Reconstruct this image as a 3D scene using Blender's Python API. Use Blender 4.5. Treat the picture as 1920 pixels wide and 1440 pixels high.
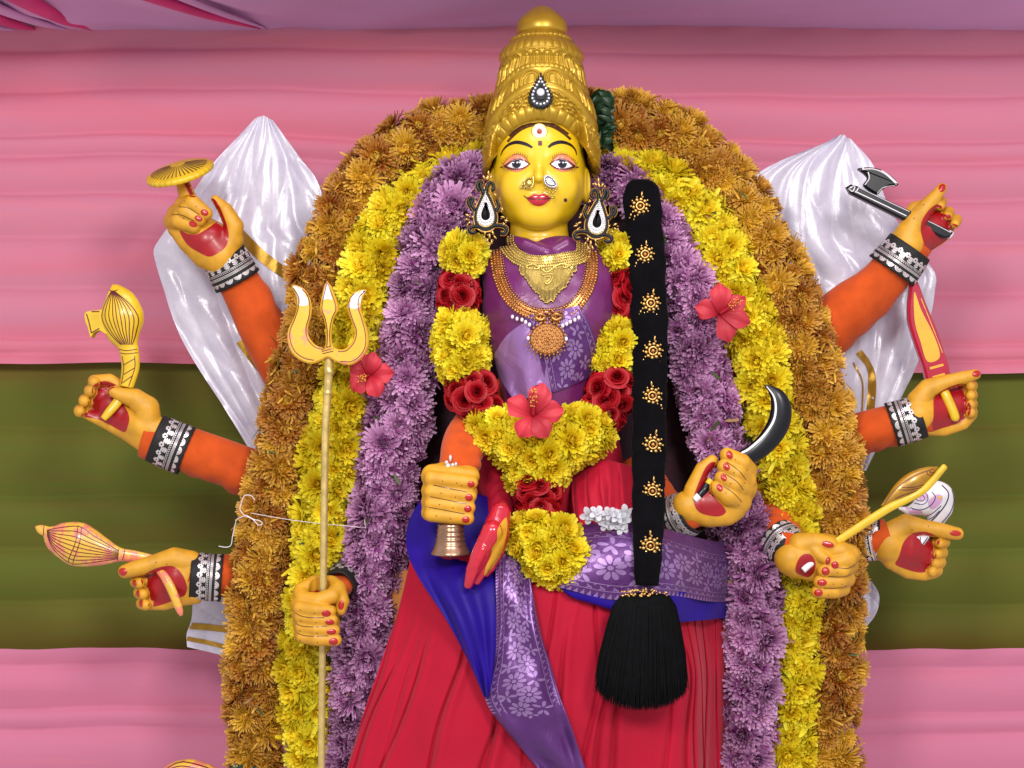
import bpy, bmesh, math, random
import numpy as np
from mathutils import Vector, Matrix
from mathutils.bvhtree import BVHTree
from mathutils.geometry import delaunay_2d_cdt

for _o in list(bpy.data.objects):
    bpy.data.objects.remove(_o)
SC = bpy.context.scene
COL = SC.collection
rng = random.Random(7)
nrg = np.random.default_rng(7)
S, D, ZC = 0.0011, 2933.0, 1.55      # metres per unit, camera distance in units, camera height

# ------------------------------------------------------------------ camera
cam_d = bpy.data.cameras.new('camera')
cam_d.sensor_width = 36.0
cam_d.lens = 36.0 * D / 1920.0
cam_d.clip_start = 0.05
cam_d.clip_end = 60
cam = bpy.data.objects.new('camera', cam_d)
COL.objects.link(cam)
cam.location = (0, -D * S, ZC)
cam.rotation_euler = (math.pi / 2, 0, 0)
SC.camera = cam

# ------------------------------------------------------------------ light
W = bpy.data.worlds.new('World')
SC.world = W
W.use_nodes = True
bg = W.node_tree.nodes['Background']
bg.inputs[0].default_value = (0.98, 0.94, 0.98, 1)
bg.inputs[1].default_value = 0.66


def area_lamp(name, loc, target, size, size_y, power, col):
    ld = bpy.data.lights.new(name, 'AREA')
    ld.shape = 'RECTANGLE'
    ld.size, ld.size_y = size, size_y
    ld.energy = power
    ld.color = col
    o = bpy.data.objects.new(name, ld)
    COL.objects.link(o)
    o.location = loc
    o.rotation_euler = (Vector(target) - Vector(loc)).to_track_quat('-Z', 'Y').to_euler()
    return o


area_lamp('hall_lamp', (-0.75, -3.0, 2.75), (0.0, 0.0, 1.45), 0.6, 0.6, 52, (1.0, 0.97, 0.93))
area_lamp('hall_lamp', (0.95, -2.9, 2.75), (0.0, 0.0, 1.4), 0.6, 0.6, 52, (1.0, 0.97, 0.95))
area_lamp('ceiling_fill', (0.1, -1.1, 3.6), (0.0, 0.1, 1.2), 1.6, 0.5, 22, (0.95, 0.95, 1.0))  # added white fill from overhead, no fixture seen there

vs = SC.view_settings
vs.view_transform = 'Standard'
vs.look = 'None'
vs.gamma = 1
vs.exposure = 0
SC.cycles.use_denoising = True
SC.cycles.max_bounces = 6
SC.cycles.caustics_reflective = False
SC.cycles.caustics_refractive = False


# ------------------------------------------------------------------ frames
class Fr:
    """Units in a plane d units in front of the statue's axis: x right, y down, third = towards the viewer."""
    def __init__(s, d):
        s.d = d
        s.k = (D - d) / D

    def __call__(s, v):
        v = np.asarray(v, float).reshape(-1, 3)
        return np.stack([(v[:, 0] - 960) * S * s.k, -(s.d + v[:, 2] * s.k) * S,
                         ZC + (720 - v[:, 1]) * S * s.k], 1)


F0 = Fr(0)


def P(x, y, d):
    """A measured point at depth d, in the units of frame F0."""
    k = (D - d) / D
    return (960 + (x - 960) * k, 720 + (y - 720) * k, d)


def PP(rows):
    return np.array([P(*r) for r in rows])


# ------------------------------------------------------------------ objects
WO = {}


def prop(o, label=None, cat=None, group=None, kind=None):
    if label: o['label'] = label
    if cat: o['category'] = cat
    if group: o['group'] = group
    if kind: o['kind'] = kind
    return o


def thing(name, label, cat, at, group=None):
    o = bpy.data.objects.new(name, None)
    o.empty_display_size = 0.05
    COL.objects.link(o)
    o.location = at
    WO[o] = np.array(at, float)
    return prop(o, label, cat, group)


def mk(name, V, faces, mat, parent=None, fr=F0, smooth=True, uv=None, mi=None, flip=True):
    """One mesh object from points in frame fr (or world when fr is None)."""
    V = np.asarray(V, float).reshape(-1, 3)
    Wv = fr(V) if fr is not None else V
    org = np.array([(Wv[:, 0].min() + Wv[:, 0].max()) / 2, (Wv[:, 1].min() + Wv[:, 1].max()) / 2, Wv[:, 2].min()])
    me = bpy.data.meshes.new(name)
    fl = [tuple(int(i) for i in f) for f in faces]
    if flip and fr is not None:
        fl = [f[::-1] for f in fl]
    me.from_pydata([tuple(p) for p in (Wv - org)], [], fl)
    if uv is not None:
        ul = me.uv_layers.new(name='UVMap')
        idx = np.zeros(len(me.loops), dtype=np.int32)
        me.loops.foreach_get('vertex_index', idx)
        ul.data.foreach_set('uv', np.asarray(uv, dtype=np.float32)[idx].ravel())
    for m in (mat if isinstance(mat, (list, tuple)) else [mat]):
        me.materials.append(m)
    if mi is not None:
        me.polygons.foreach_set('material_index', np.asarray(mi, dtype=np.int32))
    me.polygons.foreach_set('use_smooth', np.full(len(me.polygons), bool(smooth)))
    me.update()
    o = bpy.data.objects.new(name, me)
    COL.objects.link(o)
    WO[o] = org
    if parent is not None:
        o.parent = parent
        o.location = org - WO[parent]
    else:
        o.location = org
    return o


def inst(name, mesh, parent, pos, M3, scale):
    """Another object that shares a mesh: pos in world, M3 = 3x3 rotation."""
    o = bpy.data.objects.new(name, mesh)
    COL.objects.link(o)
    o.parent = parent
    m = M3.to_4x4() @ Matrix.Diagonal((*scale, 1)) if hasattr(scale, '__len__') else M3.to_4x4() @ Matrix.Scale(scale, 4)
    m.translation = Vector(pos) - Vector(WO[parent])
    o.matrix_local = m
    WO[o] = np.array(pos)
    return o


def mesh_only(name, V, faces, mats, uv=None, mi=None, smooth=True):
    me = bpy.data.meshes.new(name)
    me.from_pydata([tuple(p) for p in V], [], [tuple(int(i) for i in f) for f in faces])
    if uv is not None:
        ul = me.uv_layers.new(name='UVMap')
        idx = np.zeros(len(me.loops), dtype=np.int32)
        me.loops.foreach_get('vertex_index', idx)
        ul.data.foreach_set('uv', np.asarray(uv, dtype=np.float32)[idx].ravel())
    for m in mats:
        me.materials.append(m)
    if mi is not None:
        me.polygons.foreach_set('material_index', np.asarray(mi, dtype=np.int32))
    me.polygons.foreach_set('use_smooth', np.full(len(me.polygons), smooth))
    me.update()
    return me


class Bag:
    """Collects several shapes that make one part."""
    def __init__(s):
        s.V, s.F, s.U, s.M, s.n = [], [], [], [], 0

    def add(s, V, F_, uv=None, m=0):
        V = np.asarray(V, float).reshape(-1, 3)
        s.V.append(V)
        s.U.append(np.zeros((len(V), 2)) if uv is None else np.asarray(uv, float))
        s.F += [tuple(int(i) + s.n for i in f) for f in F_]
        s.M += [m] * len(F_)
        s.n += len(V)
        return s

    def mk(s, name, mat, parent=None, fr=F0, smooth=True, flip=True):
        return mk(name, np.concatenate(s.V), s.F, mat, parent, fr, smooth, np.concatenate(s.U),
                  s.M if isinstance(mat, (list, tuple)) else None, flip)


# ------------------------------------------------------------------ shapes
def catmull(pts, n=8, closed=False):
    p = np.asarray(pts, float)
    if len(p) < 3 and not closed:
        t = np.linspace(0, 1, n + 1)[:, None]
        return p[0] * (1 - t) + p[-1] * t
    m = len(p)
    out = []
    rng_i = range(m if closed else m - 1)
    for i in rng_i:
        if closed:
            a, b, c, d = p[(i - 1) % m], p[i], p[(i + 1) % m], p[(i + 2) % m]
        else:
            b, c = p[i], p[i + 1]
            a = p[i - 1] if i > 0 else 2 * b - c
            d = p[i + 2] if i + 2 < m else 2 * c - b
        for t in np.arange(n) / n:
            out.append(0.5 * (2 * b + (c - a) * t + (2 * a - 5 * b + 4 * c - d) * t * t + (3 * b - a - 3 * c + d) * t ** 3))
    if not closed:
        out.append(p[-1])
    return np.array(out)


def resample(p, n):
    p = np.asarray(p, float)
    s = np.concatenate([[0], np.cumsum(np.linalg.norm(np.diff(p[:, :3], axis=0), axis=1))])
    t = np.linspace(0, s[-1], n)
    return np.stack([np.interp(t, s, p[:, j]) for j in range(p.shape[1])], 1)


def grid_faces(nu, nv, cu=False, cv=False):
    f = []
    for i in range(nu if cu else nu - 1):
        for j in range(nv if cv else nv - 1):
            a, b = i * nv + j, ((i + 1) % nu) * nv + j
            c, d = ((i + 1) % nu) * nv + (j + 1) % nv, i * nv + (j + 1) % nv
            f.append((a, b, c, d))
    return f


def tube(pts, r, seg=12, caps=True, flat=1.0, up=(0, 0, 1)):
    """Swept tube; r scalar or per point; flat squeezes the axis nearest `up`."""
    p = np.asarray(pts, float)
    n = len(p)
    r = np.full(n, r, float) if np.isscalar(r) else np.asarray(r, float)
    T = np.gradient(p, axis=0)
    T /= np.linalg.norm(T, axis=1)[:, None] + 1e-12
    a0 = np.asarray(up, float)
    V, U = [], []
    A = None
    for i in range(n):
        ref = a0 if A is None or flat != 1.0 else A
        B = np.cross(T[i], ref)
        if np.linalg.norm(B) < 1e-3:
            B = np.cross(T[i], (0.3, 1, 0.2))
        B /= np.linalg.norm(B)
        A = np.cross(B, T[i])
        th = np.linspace(0, 2 * np.pi, seg, endpoint=False)
        V.append(p[i] + r[i] * (np.cos(th)[:, None] * B + flat * np.sin(th)[:, None] * A))
        U.append(np.stack([np.full(seg, i / max(1, n - 1)), th / (2 * np.pi)], 1))
    F_ = grid_faces(n, seg, False, True)
    V = np.concatenate(V)
    U = np.concatenate(U)
    if caps:
        V = np.concatenate([V, [p[0]], [p[-1]]])
        U = np.concatenate([U, [[0, 0]], [[1, 0]]])
        c0, c1 = n * seg, n * seg + 1
        F_ += [(c0, j, (j + 1) % seg) for j in range(seg)]
        F_ += [(c1, (n - 1) * seg + (j + 1) % seg, (n - 1) * seg + j) for j in range(seg)]
    return V, F_, U


def ball(c, r, nu=8, nv=6):
    r = np.broadcast_to(np.asarray(r, float), (3,))
    V = [(0, 0, 1)]
    for i in range(1, nv):
        t = math.pi * i / nv
        for j in range(nu):
            a = 2 * math.pi * j / nu
            V.append((math.sin(t) * math.cos(a), math.sin(t) * math.sin(a), math.cos(t)))
    V.append((0, 0, -1))
    F_ = [(0, 1 + j, 1 + (j + 1) % nu) for j in range(nu)]
    for i in range(nv - 2):
        for j in range(nu):
            a, b = 1 + i * nu + j, 1 + i * nu + (j + 1) % nu
            F_.append((a, a + nu, b + nu, b))
    l = len(V) - 1
    F_ += [(l, l - nu + (j + 1) % nu, l - nu + j) for j in range(nu)]
    return np.array(V) * r + np.asarray(c, float), F_


def patch(rows, nu=40, nv=40, disp=None):
    """Smooth sheet through rows of control points (each row the same or another count)."""
    R = [resample(catmull(r, 10), nv) for r in rows]
    cols = []
    for j in range(nv):
        cols.append(resample(catmull([r[j] for r in R], 10), nu))
    V = np.stack(cols, 1)                       # nu, nv, 3
    u, v = np.meshgrid(np.linspace(0, 1, nu), np.linspace(0, 1, nv), indexing='ij')
    if disp is not None:
        V = V + disp(u, v, V)
    return V, np.stack([v, 1 - u], -1)


def sheet(name, rows, mat, parent=None, nu=40, nv=40, disp=None, thick=0.0, fr=F0):
    V, U = patch(rows, nu, nv, disp)
    f = grid_faces(nu, nv)
    o = mk(name, V.reshape(-1, 3), f, mat, parent, fr, True, U.reshape(-1, 2))
    if thick:
        m = o.modifiers.new('thickness', 'SOLIDIFY')
        m.thickness = thick * S
        m.offset = 0
    return o, V


def prism(poly, d0, d1, bevel=0.0):
    """Polygon (x,y) extruded from depth d0 (back) to d1 (front), front edge bevelled."""
    p = np.asarray(poly, float)
    n = len(p)
    c = p.mean(0)
    T = np.roll(p, -1, 0) - np.roll(p, 1, 0)
    N = np.stack([T[:, 1], -T[:, 0]], 1)
    N /= np.linalg.norm(N, axis=1)[:, None] + 1e-9
    area = 0.5 * np.sum(p[:, 0] * np.roll(p[:, 1], -1) - np.roll(p[:, 0], -1) * p[:, 1])
    if area < 0:
        N = -N
    inner = p - N * bevel
    L = [np.column_stack([p, np.full(n, d0)]), np.column_stack([p, np.full(n, d1 - bevel)]),
         np.column_stack([inner, np.full(n, d1)])]
    V = np.concatenate(L)
    F_ = []
    for k in range(2):
        for j in range(n):
            F_.append((k * n + j, k * n + (j + 1) % n, (k + 1) * n + (j + 1) % n, (k + 1) * n + j))
    r = delaunay_2d_cdt([Vector(q) for q in inner], [(j, (j + 1) % n) for j in range(n)], [], 1, 1e-4)
    if len(r[0]) == n:
        om = [o[0] for o in r[3]]
        for t in r[2]:
            F_.append(tuple(2 * n + om[i] for i in t))
    else:
        F_.append(tuple(2 * n + j for j in range(n)))
    F_.append(tuple(range(n))[::-1])
    return V, F_


# ------------------------------------------------------------------ solid modelling by distance fields
def sd_chain(Q, ch):
    d = None
    for a, b in zip(ch[:-1], ch[1:]):
        A, B = np.array(a[:3], float), np.array(b[:3], float)
        ab = B - A
        t = np.clip(((Q - A) @ ab) / max(ab @ ab, 1e-9), 0, 1)
        e = np.linalg.norm(Q - A - t[:, None] * ab, axis=1) - (a[3] + (b[3] - a[3]) * t)
        d = e if d is None else np.minimum(d, e)
    return d


def sd_ell(Q, c, r):
    q = Q - np.asarray(c, float)
    r = np.asarray(r, float)
    k0 = np.linalg.norm(q / r, axis=1)
    k1 = np.linalg.norm(q / (r * r), axis=1) + 1e-9
    return k0 * (k0 - 1) / k1


def smin(a, b, k):
    h = np.clip(0.5 + 0.5 * (b - a) / k, 0, 1)
    return b * (1 - h) + a * h - k * h * (1 - h)


def smax(a, b, k):
    return -smin(-a, -b, k)


def nets(fn, lo, hi, h, fit=2):
    lo, hi = np.asarray(lo, float), np.asarray(hi, float)
    n = np.ceil((hi - lo) / h).astype(int) + 1
    ax = [lo[i] + h * np.arange(n[i]) for i in range(3)]
    G = np.stack(np.meshgrid(*ax, indexing='ij'), -1)
    val = fn(G.reshape(-1, 3)).reshape(n)
    s = val < 0
    c = np.zeros(n - 1, int)
    acc = np.zeros((*(n - 1), 3))
    cnt = np.zeros(n - 1)
    offs = [(i, j, k) for i in (0, 1) for j in (0, 1) for k in (0, 1)]
    sl = lambda o: tuple(slice(o[a], n[a] - 1 + o[a]) for a in range(3))
    for o in offs:
        c += s[sl(o)]
    for o in offs:
        for a in range(3):
            if o[a] == 0:
                o2 = list(o)
                o2[a] = 1
                v0, v1 = val[sl(o)], val[sl(o2)]
                cr = (v0 < 0) != (v1 < 0)
                t = np.where(cr, v0 / np.where(cr, v0 - v1, 1), 0)
                pos = np.zeros((*(n - 1), 3)) + np.array(o)
                pos[..., a] = t
                acc += pos * cr[..., None]
                cnt += cr
    act = (c > 0) & (c < 8)
    idx = -np.ones(n - 1, int)
    idx[act] = np.arange(act.sum())
    base = np.stack(np.meshgrid(*[np.arange(m - 1) for m in n], indexing='ij'), -1)
    V = lo + h * (base[act] + acc[act] / cnt[act][:, None])
    F_ = []
    for a in range(3):
        b, d = (a + 1) % 3, (a + 2) % 3
        s0 = [slice(1, n[i] - 1) for i in range(3)]
        s1 = list(s0)
        s0[a] = slice(0, n[a] - 1)
        s1[a] = slice(1, n[a])
        A, B = s[tuple(s0)], s[tuple(s1)]
        for fl in (0, 1):
            e = np.argwhere((A & ~B) if fl == 0 else (~A & B))
            if not len(e):
                continue
            e = e.copy()
            for i in range(3):
                if i != a:
                    e[:, i] += 1
            def at(db, dd):
                q = e.copy()
                q[:, b] += db
                q[:, d] += dd
                return idx[q[:, 0], q[:, 1], q[:, 2]]
            quad = np.stack([at(-1, -1), at(0, -1), at(0, 0), at(-1, 0)], 1)
            if fl:
                quad = quad[:, ::-1]
            F_.append(quad)
    F_ = np.concatenate(F_)
    F_ = F_[(F_ >= 0).all(1)]
    for _ in range(fit):
        e = 0.3
        d0 = fn(V)
        g = np.stack([fn(V + np.eye(3)[i] * e) - d0 for i in range(3)], 1) / e
        st = (d0 / np.maximum((g * g).sum(1), 0.2))[:, None] * g
        ln = np.linalg.norm(st, axis=1)[:, None]
        V = V - st * np.minimum(1, h * 0.7 / np.maximum(ln, 1e-9))
    return V, F_


def bvh_of(V, F_):
    return BVHTree.FromPolygons([tuple(p) for p in V], [tuple(int(i) for i in f) for f in F_])


def drop(bvh, x, y, top=600.0):
    h = bvh.ray_cast(Vector((x, y, top)), Vector((0, 0, -1)))
    return (None, None) if h[0] is None else (h[0].z, h[1])


def inside(poly, pts):
    p = np.asarray(poly)
    x, y = pts[:, 0], pts[:, 1]
    res = np.zeros(len(pts), bool)
    j = len(p) - 1
    for i in range(len(p)):
        cnd = ((p[i, 1] > y) != (p[j, 1] > y)) & (x < (p[j, 0] - p[i, 0]) * (y - p[i, 1]) / (p[j, 1] - p[i, 1] + 1e-12) + p[i, 0])
        res ^= cnd
        j = i
    return res


def decal_vf(poly, bvh, off=0.5, step=4.0, smooth=True, jump=9.0, dome=0.0):
    """A thin coat of paint with the outline poly, laid onto a surface."""
    p = catmull(poly, 5, True) if smooth else np.asarray(poly, float)
    n = len(p)
    lo, hi = p.min(0), p.max(0)
    gx, gy = np.meshgrid(np.arange(lo[0] + step / 2, hi[0], step), np.arange(lo[1] + step / 2, hi[1], step))
    g = np.stack([gx.ravel(), gy.ravel()], 1)
    if len(g):
        g = g[inside(p, g)]
        if len(g):
            dm = np.min(np.linalg.norm(g[:, None] - p[None], axis=2), axis=1)
            g = g[dm > step * 0.35]
    al = np.concatenate([p, g]) if len(g) else p
    r = delaunay_2d_cdt([Vector(q) for q in al], [(j, (j + 1) % n) for j in range(n)], [], 1, 1e-4)
    vv = np.array([tuple(v) for v in r[0]])
    z = np.full(len(vv), np.nan)
    for i, q in enumerate(vv):
        h, nn = drop(bvh, q[0], q[1])
        if h is not None:
            z[i] = h
    if dome:
        ed = np.min(np.linalg.norm(vv[:, None] - p[None], axis=2), axis=1)
        z = z + dome * np.sqrt(np.clip(ed / max(1e-6, ed.max()), 0, 1))
    F_ = []
    for t in r[2]:
        zz = z[list(t)]
        if np.isnan(zz).any() or zz.max() - zz.min() > jump:
            continue
        F_.append(tuple(t)[::-1])
    z = np.nan_to_num(z, nan=0.0)
    return np.column_stack([vv, z + off]), F_


def decal(name, poly, bvh, mat, parent, fr=F0, off=0.5, step=4.0, smooth=True, jump=9.0, dome=0.0):
    V, F_ = decal_vf(poly, bvh, off, step, smooth, jump, dome)
    if not F_:
        return None
    return mk(name, V, F_, mat, parent, fr, True)


def stroke_vf(pts, w, bvh, off=0.6, n=6, jump=8.0):
    """A brush line of width w (scalar or per control point) on a surface."""
    p = np.asarray(pts, float)
    wv = np.full(len(p), w, float) if np.isscalar(w) else np.asarray(w, float)
    q = catmull(np.column_stack([p, wv]), n) if len(p) > 2 else np.column_stack([catmull(p, n), np.linspace(wv[0], wv[-1], n + 1)])
    T = np.gradient(q[:, :2], axis=0)
    T /= np.linalg.norm(T, axis=1)[:, None] + 1e-9
    N = np.stack([-T[:, 1], T[:, 0]], 1)
    V, ok = [], []
    for i in range(len(q)):
        for s_ in (-1, 0, 1):
            a = q[i, :2] + N[i] * s_ * q[i, 2] / 2
            h, nn = drop(bvh, a[0], a[1])
            ok.append(h is not None)
            V.append((a[0], a[1], (h or 0) + off))
    F_ = []
    for f in grid_faces(len(q), 3):
        zz = [V[i][2] for i in f]
        if all(ok[i] for i in f) and max(zz) - min(zz) < jump:
            F_.append(f)
    return np.array(V), F_


def stroke(name, pts, w, bvh, mat, parent, fr=F0, off=0.6, n=6):
    V, F_ = stroke_vf(pts, w, bvh, off, n)
    return mk(name, V, F_, mat, parent, fr, True) if F_ else None


# ------------------------------------------------------------------ materials
def lin(c):
    c = [x / 255.0 for x in c]
    return tuple((x / 12.92 if x <= 0.04045 else ((x + 0.055) / 1.055) ** 2.4) for x in c) + (1.0,)


class NT:
    def __init__(s, name):
        s.m = bpy.data.materials.new(name)
        s.m.use_nodes = True
        s.t = s.m.node_tree
        s.b = s.t.nodes['Principled BSDF']
        s.out = s.t.nodes['Material Output']

    def n(s, typ, **kw):
        nd = s.t.nodes.new(typ)
        for k, v in kw.items():
            setattr(nd, k, v)
        return nd

    def l(s, a, b):
        s.t.links.new(a, b)

    def ramp(s, fac, stops, interp='LINEAR'):
        r = s.n('ShaderNodeValToRGB')
        r.color_ramp.interpolation = interp
        e = r.color_ramp.elements
        while len(e) > 1:
            e.remove(e[0])
        e[0].position = stops[0][0]
        e[0].color = stops[0][1]
        for p_, c_ in stops[1:]:
            x = e.new(p_)
            x.color = c_
        s.l(fac, r.inputs[0])
        return r.outputs[0]

    def mix(s, f, a, b, mode='MIX'):
        x = s.n('ShaderNodeMix', data_type='RGBA', blend_type=mode)
        for sock, v in ((x.inputs[0], f), (x.inputs[6], a), (x.inputs[7], b)):
            if isinstance(v, (int, float)):
                sock.default_value = v
            elif isinstance(v, tuple):
                sock.default_value = v
            else:
                s.l(v, sock)
        return x.outputs[2]

    def math(s, op, a, b=None):
        x = s.n('ShaderNodeMath', operation=op)
        for sock, v in ((x.inputs[0], a), (x.inputs[1], b)):
            if v is None:
                continue
            if isinstance(v, (int, float)):
                sock.default_value = v
            else:
                s.l(v, sock)
        return x.outputs[0]

    def noise(s, scale, detail=3, rough=0.55, coord='Object', dist=0.0, stretch=None):
        tc = s.n('ShaderNodeTexCoord')
        nz = s.n('ShaderNodeTexNoise')
        nz.inputs['Scale'].default_value = scale
        nz.inputs['Detail'].default_value = detail
        nz.inputs['Roughness'].default_value = rough
        nz.inputs['Distortion'].default_value = dist
        src = tc.outputs[coord]
        if stretch:
            mp = s.n('ShaderNodeMapping')
            mp.inputs['Scale'].default_value = stretch
            s.l(src, mp.inputs[0])
            src = mp.outputs[0]
        s.l(src, nz.inputs['Vector'])
        return nz.outputs['Fac']

    def bump(s, fac, strength=0.2, dist=0.002, prev=None):
        b = s.n('ShaderNodeBump')
        b.inputs['Strength'].default_value = strength
        b.inputs['Distance'].default_value = dist
        s.l(fac, b.inputs['Height'])
        if prev is not None:
            s.l(prev, b.inputs['Normal'])
        return b.outputs[0]

    def set(s, **kw):
        for k, v in kw.items():
            i = s.b.inputs[k]
            if isinstance(v, (int, float, tuple)):
                i.default_value = v
            else:
                s.l(v, i)
        return s


def mat(name, col, rough=0.5, metal=0.0, coat=0.0, var=0.12, vs_=18.0, bump=0.0, bs=300.0, spec=0.5, sheen=0.0, wear=None):
    """Plain paint, cloth or metal with gentle colour variation and fine relief."""
    t = NT(name)
    c = lin(col)
    f = t.noise(vs_, 4)
    dark = tuple(x * (1 - var) for x in c[:3]) + (1,)
    lite = tuple(min(1, x * (1 + var)) for x in c[:3]) + (1,)
    colr = t.ramp(f, [(0.3, dark), (0.7, lite)])
    if wear:
        g = t.noise(wear[1], 6, 0.7)
        k = t.ramp(g, [(wear[2], (0, 0, 0, 1)), (wear[2] + 0.03, (1, 1, 1, 1))])
        colr = t.mix(k, colr, lin(wear[0]))
    r = t.noise(vs_ * 2.3, 3)
    rr = t.n('ShaderNodeMapRange')
    t.l(r, rr.inputs[0])
    rr.inputs[3].default_value = max(0, rough - 0.07)
    rr.inputs[4].default_value = min(1, rough + 0.07)
    t.set(**{'Base Color': colr, 'Roughness': rr.outputs[0], 'Metallic': metal, 'Specular IOR Level': spec, 'Coat Weight': coat})
    t.b.inputs['Coat Roughness'].default_value = 0.12
    if sheen:
        t.b.inputs['Sheen Weight'].default_value = sheen * 0.3
        t.b.inputs['Sheen Roughness'].default_value = 0.4
    if bump:
        t.set(Normal=t.bump(t.noise(bs, 4), bump, 0.001))
    return t.m
# ------------------------------------------------------------------ cloth backdrop and ceiling
def cloth_bands(name, cols, vscale, rough=0.75):
    t = NT(name)
    f = t.noise(3.0, 5, 0.6, 'Object', 0.3, (0.12, 1, vscale))
    c = t.ramp(f, [(0.28, lin(cols[0])), (0.42, lin(cols[1])), (0.55, lin(cols[2])), (0.72, lin(cols[3]))])
    w = t.noise(900, 2)
    t.set(**{'Base Color': c, 'Roughness': rough, 'Specular IOR Level': 0.25, 'Normal': t.bump(w, 0.08, 0.0005)})
    t.b.inputs['Sheen Weight'].default_value = 0.05
    return t.m


M_PINK = cloth_bands('pink_cloth', [(204, 118, 142), (214, 120, 142), (206, 128, 152), (226, 128, 140)], 1.5)
M_PINK2 = cloth_bands('pink_cloth_low', [(200, 114, 142), (210, 120, 150), (206, 122, 152), (228, 124, 140)], 2.2)
M_GREEN = cloth_bands('olive_cloth', [(104, 82, 30), (102, 94, 30), (92, 100, 30), (114, 88, 38)], 1.4)
FB = Fr(-450)


def fold_profile(y, creases, amp):
    out = np.zeros_like(y)
    for a, b in zip(creases[:-1], creases[1:]):
        m = (y >= a) & (y < b)
        t = (y[m] - a) / (b - a)
        out[m] = amp * min(1.0, (b - a) / 70) * (np.sin(np.pi * t ** 0.7) - 0.5)
    return out


def backdrop(name, y0, y1, creases, mat_, amp, dep, label, tilt):
    nx, ny = 90, int((y1 - y0) / 4)
    x = np.linspace(-420, 2340, nx)
    y = np.linspace(y0, y1, ny)
    Y, X = np.meshgrid(y, x, indexing='ij')
    wob = 7 * np.sin(X / 410 + Y / 190) + 2 * np.sin(X / 150 + Y / 60 + 1.3)
    yy = Y + wob * (0.6 + 0.4 * np.sin(X / 500))
    dd = fold_profile(yy.ravel(), creases, amp).reshape(yy.shape)
    dd += 2 * np.sin(X / 170 + Y / 53) * np.sin(Y / 61 + 2) + dep
    dd += 5 * np.sin(X / 23 + 6 * np.sin(Y / 90)) * np.exp(-((Y - y0) / 25) ** 2)
    Yt = Y + (X - 960) * tilt * np.clip((Y - y0) / (y1 - y0), 0, 1) + 2.5 * np.sin(X / 140 + y0) + 1.2 * np.sin(X / 47)
    V = np.stack([X, Yt, dd], -1).reshape(-1, 3)
    o = mk(name, V, grid_faces(ny, nx), mat_, None, FB, True)
    prop(o, kind='structure')
    return o


backdrop('backdrop_cloth', 40, 690, [20, 98, 176, 262, 300, 372, 452, 546, 640, 668, 740], M_PINK, 17, 6,
         'pink', 0.0105)
backdrop('backdrop_cloth', 655, 1232, [640, 800, 930, 1030, 1135, 1260], M_GREEN, 17, -34, 'green', 0.004)
backdrop('backdrop_cloth', 1216, 1640, [1200, 1250, 1336, 1372, 1470, 1560, 1660], M_PINK2, 15, 4, 'pink', 0.002)

# ceiling cloth: gathers run from a tie point out towards the viewer
M_LILAC = mat('lilac_cloth', (206, 160, 206), 0.7, 0, 0, 0.06, 3.0, 0.08, 900, 0.3, 0.3)
nx, nd_ = 160, 60
X, Dp = np.meshgrid(np.linspace(-500, 2500, nx), np.linspace(-470, 250, nd_))
hgt = np.full_like(X, -46.0)
tie = 490.0
t_ = (Dp + 470) / 500
ang = (X - tie) / (60 + 420 * t_)
hgt += -16 * np.sin(ang * 3.1) * np.exp(-np.abs(ang) * 0.55) * np.clip(t_ * 3, 0, 1)
hgt += -26 * np.exp(-((X - tie + 300 * t_) / 60) ** 2) * np.clip(t_ * 4, 0, 1)
hgt += 10 * np.sin(X / 45 + 3 * t_) * np.clip((330 - X) / 300, 0, 1) * np.clip(t_ * 4, 0, 1)
hgt += 5 * np.sin(X / 260) - 16 * np.sin(np.pi * np.clip((X - tie) / 960, 0, 3)) ** 2 * t_
o = mk('ceiling', np.stack([X, hgt, Dp], -1).reshape(-1, 3), grid_faces(nd_, nx), M_LILAC, None, F0, True)
prop(o, kind='structure')
M_MAG = mat('magenta_cloth', (206, 50, 120), 0.7, 0, 0, 0.15, 6.0, 0.08, 900, 0.3, 0.3)
pk = thing('ceiling_swag', 'magenta and mauve swag of cloth gathered under the lilac ceiling, top left', 'cloth', tuple(F0([P(150, 40, -430)])[0]))


def CP(x, y, low=0.0):
    """A measured point on the ceiling cloth (or low units under it)."""
    return P(x, y, D * (1 - (766 - low) / (720 - y)))


for a, b, w, m_ in (((488, 54), (205, -34), 24, M_MAG), ((500, 54), (262, -40), 15, M_LILAC), ((176, 57), (20, -14), 30, M_MAG),
                    ((70, 57), (-60, 10), 26, M_MAG), ((128, 57), (-40, 0), 20, M_LILAC), ((30, 57), (-120, 20), 22, M_LILAC)):
    pts = [CP(a[0] + (b[0] - a[0]) * t, a[1] + (b[1] - a[1]) * t + 5 * math.sin(math.pi * t), 2 + 10 * t) for t in (0, 0.33, 0.66, 1)]
    V, f, u = tube(catmull(pts, 8), np.interp(np.linspace(0, 1, 25), [0, 0.3, 1], [3, w * 0.7, w]), 14, True, 0.45, (0, -1, 0))
    mk('cloth_fold', V, f, m_, pk, F0, True, u)


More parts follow.
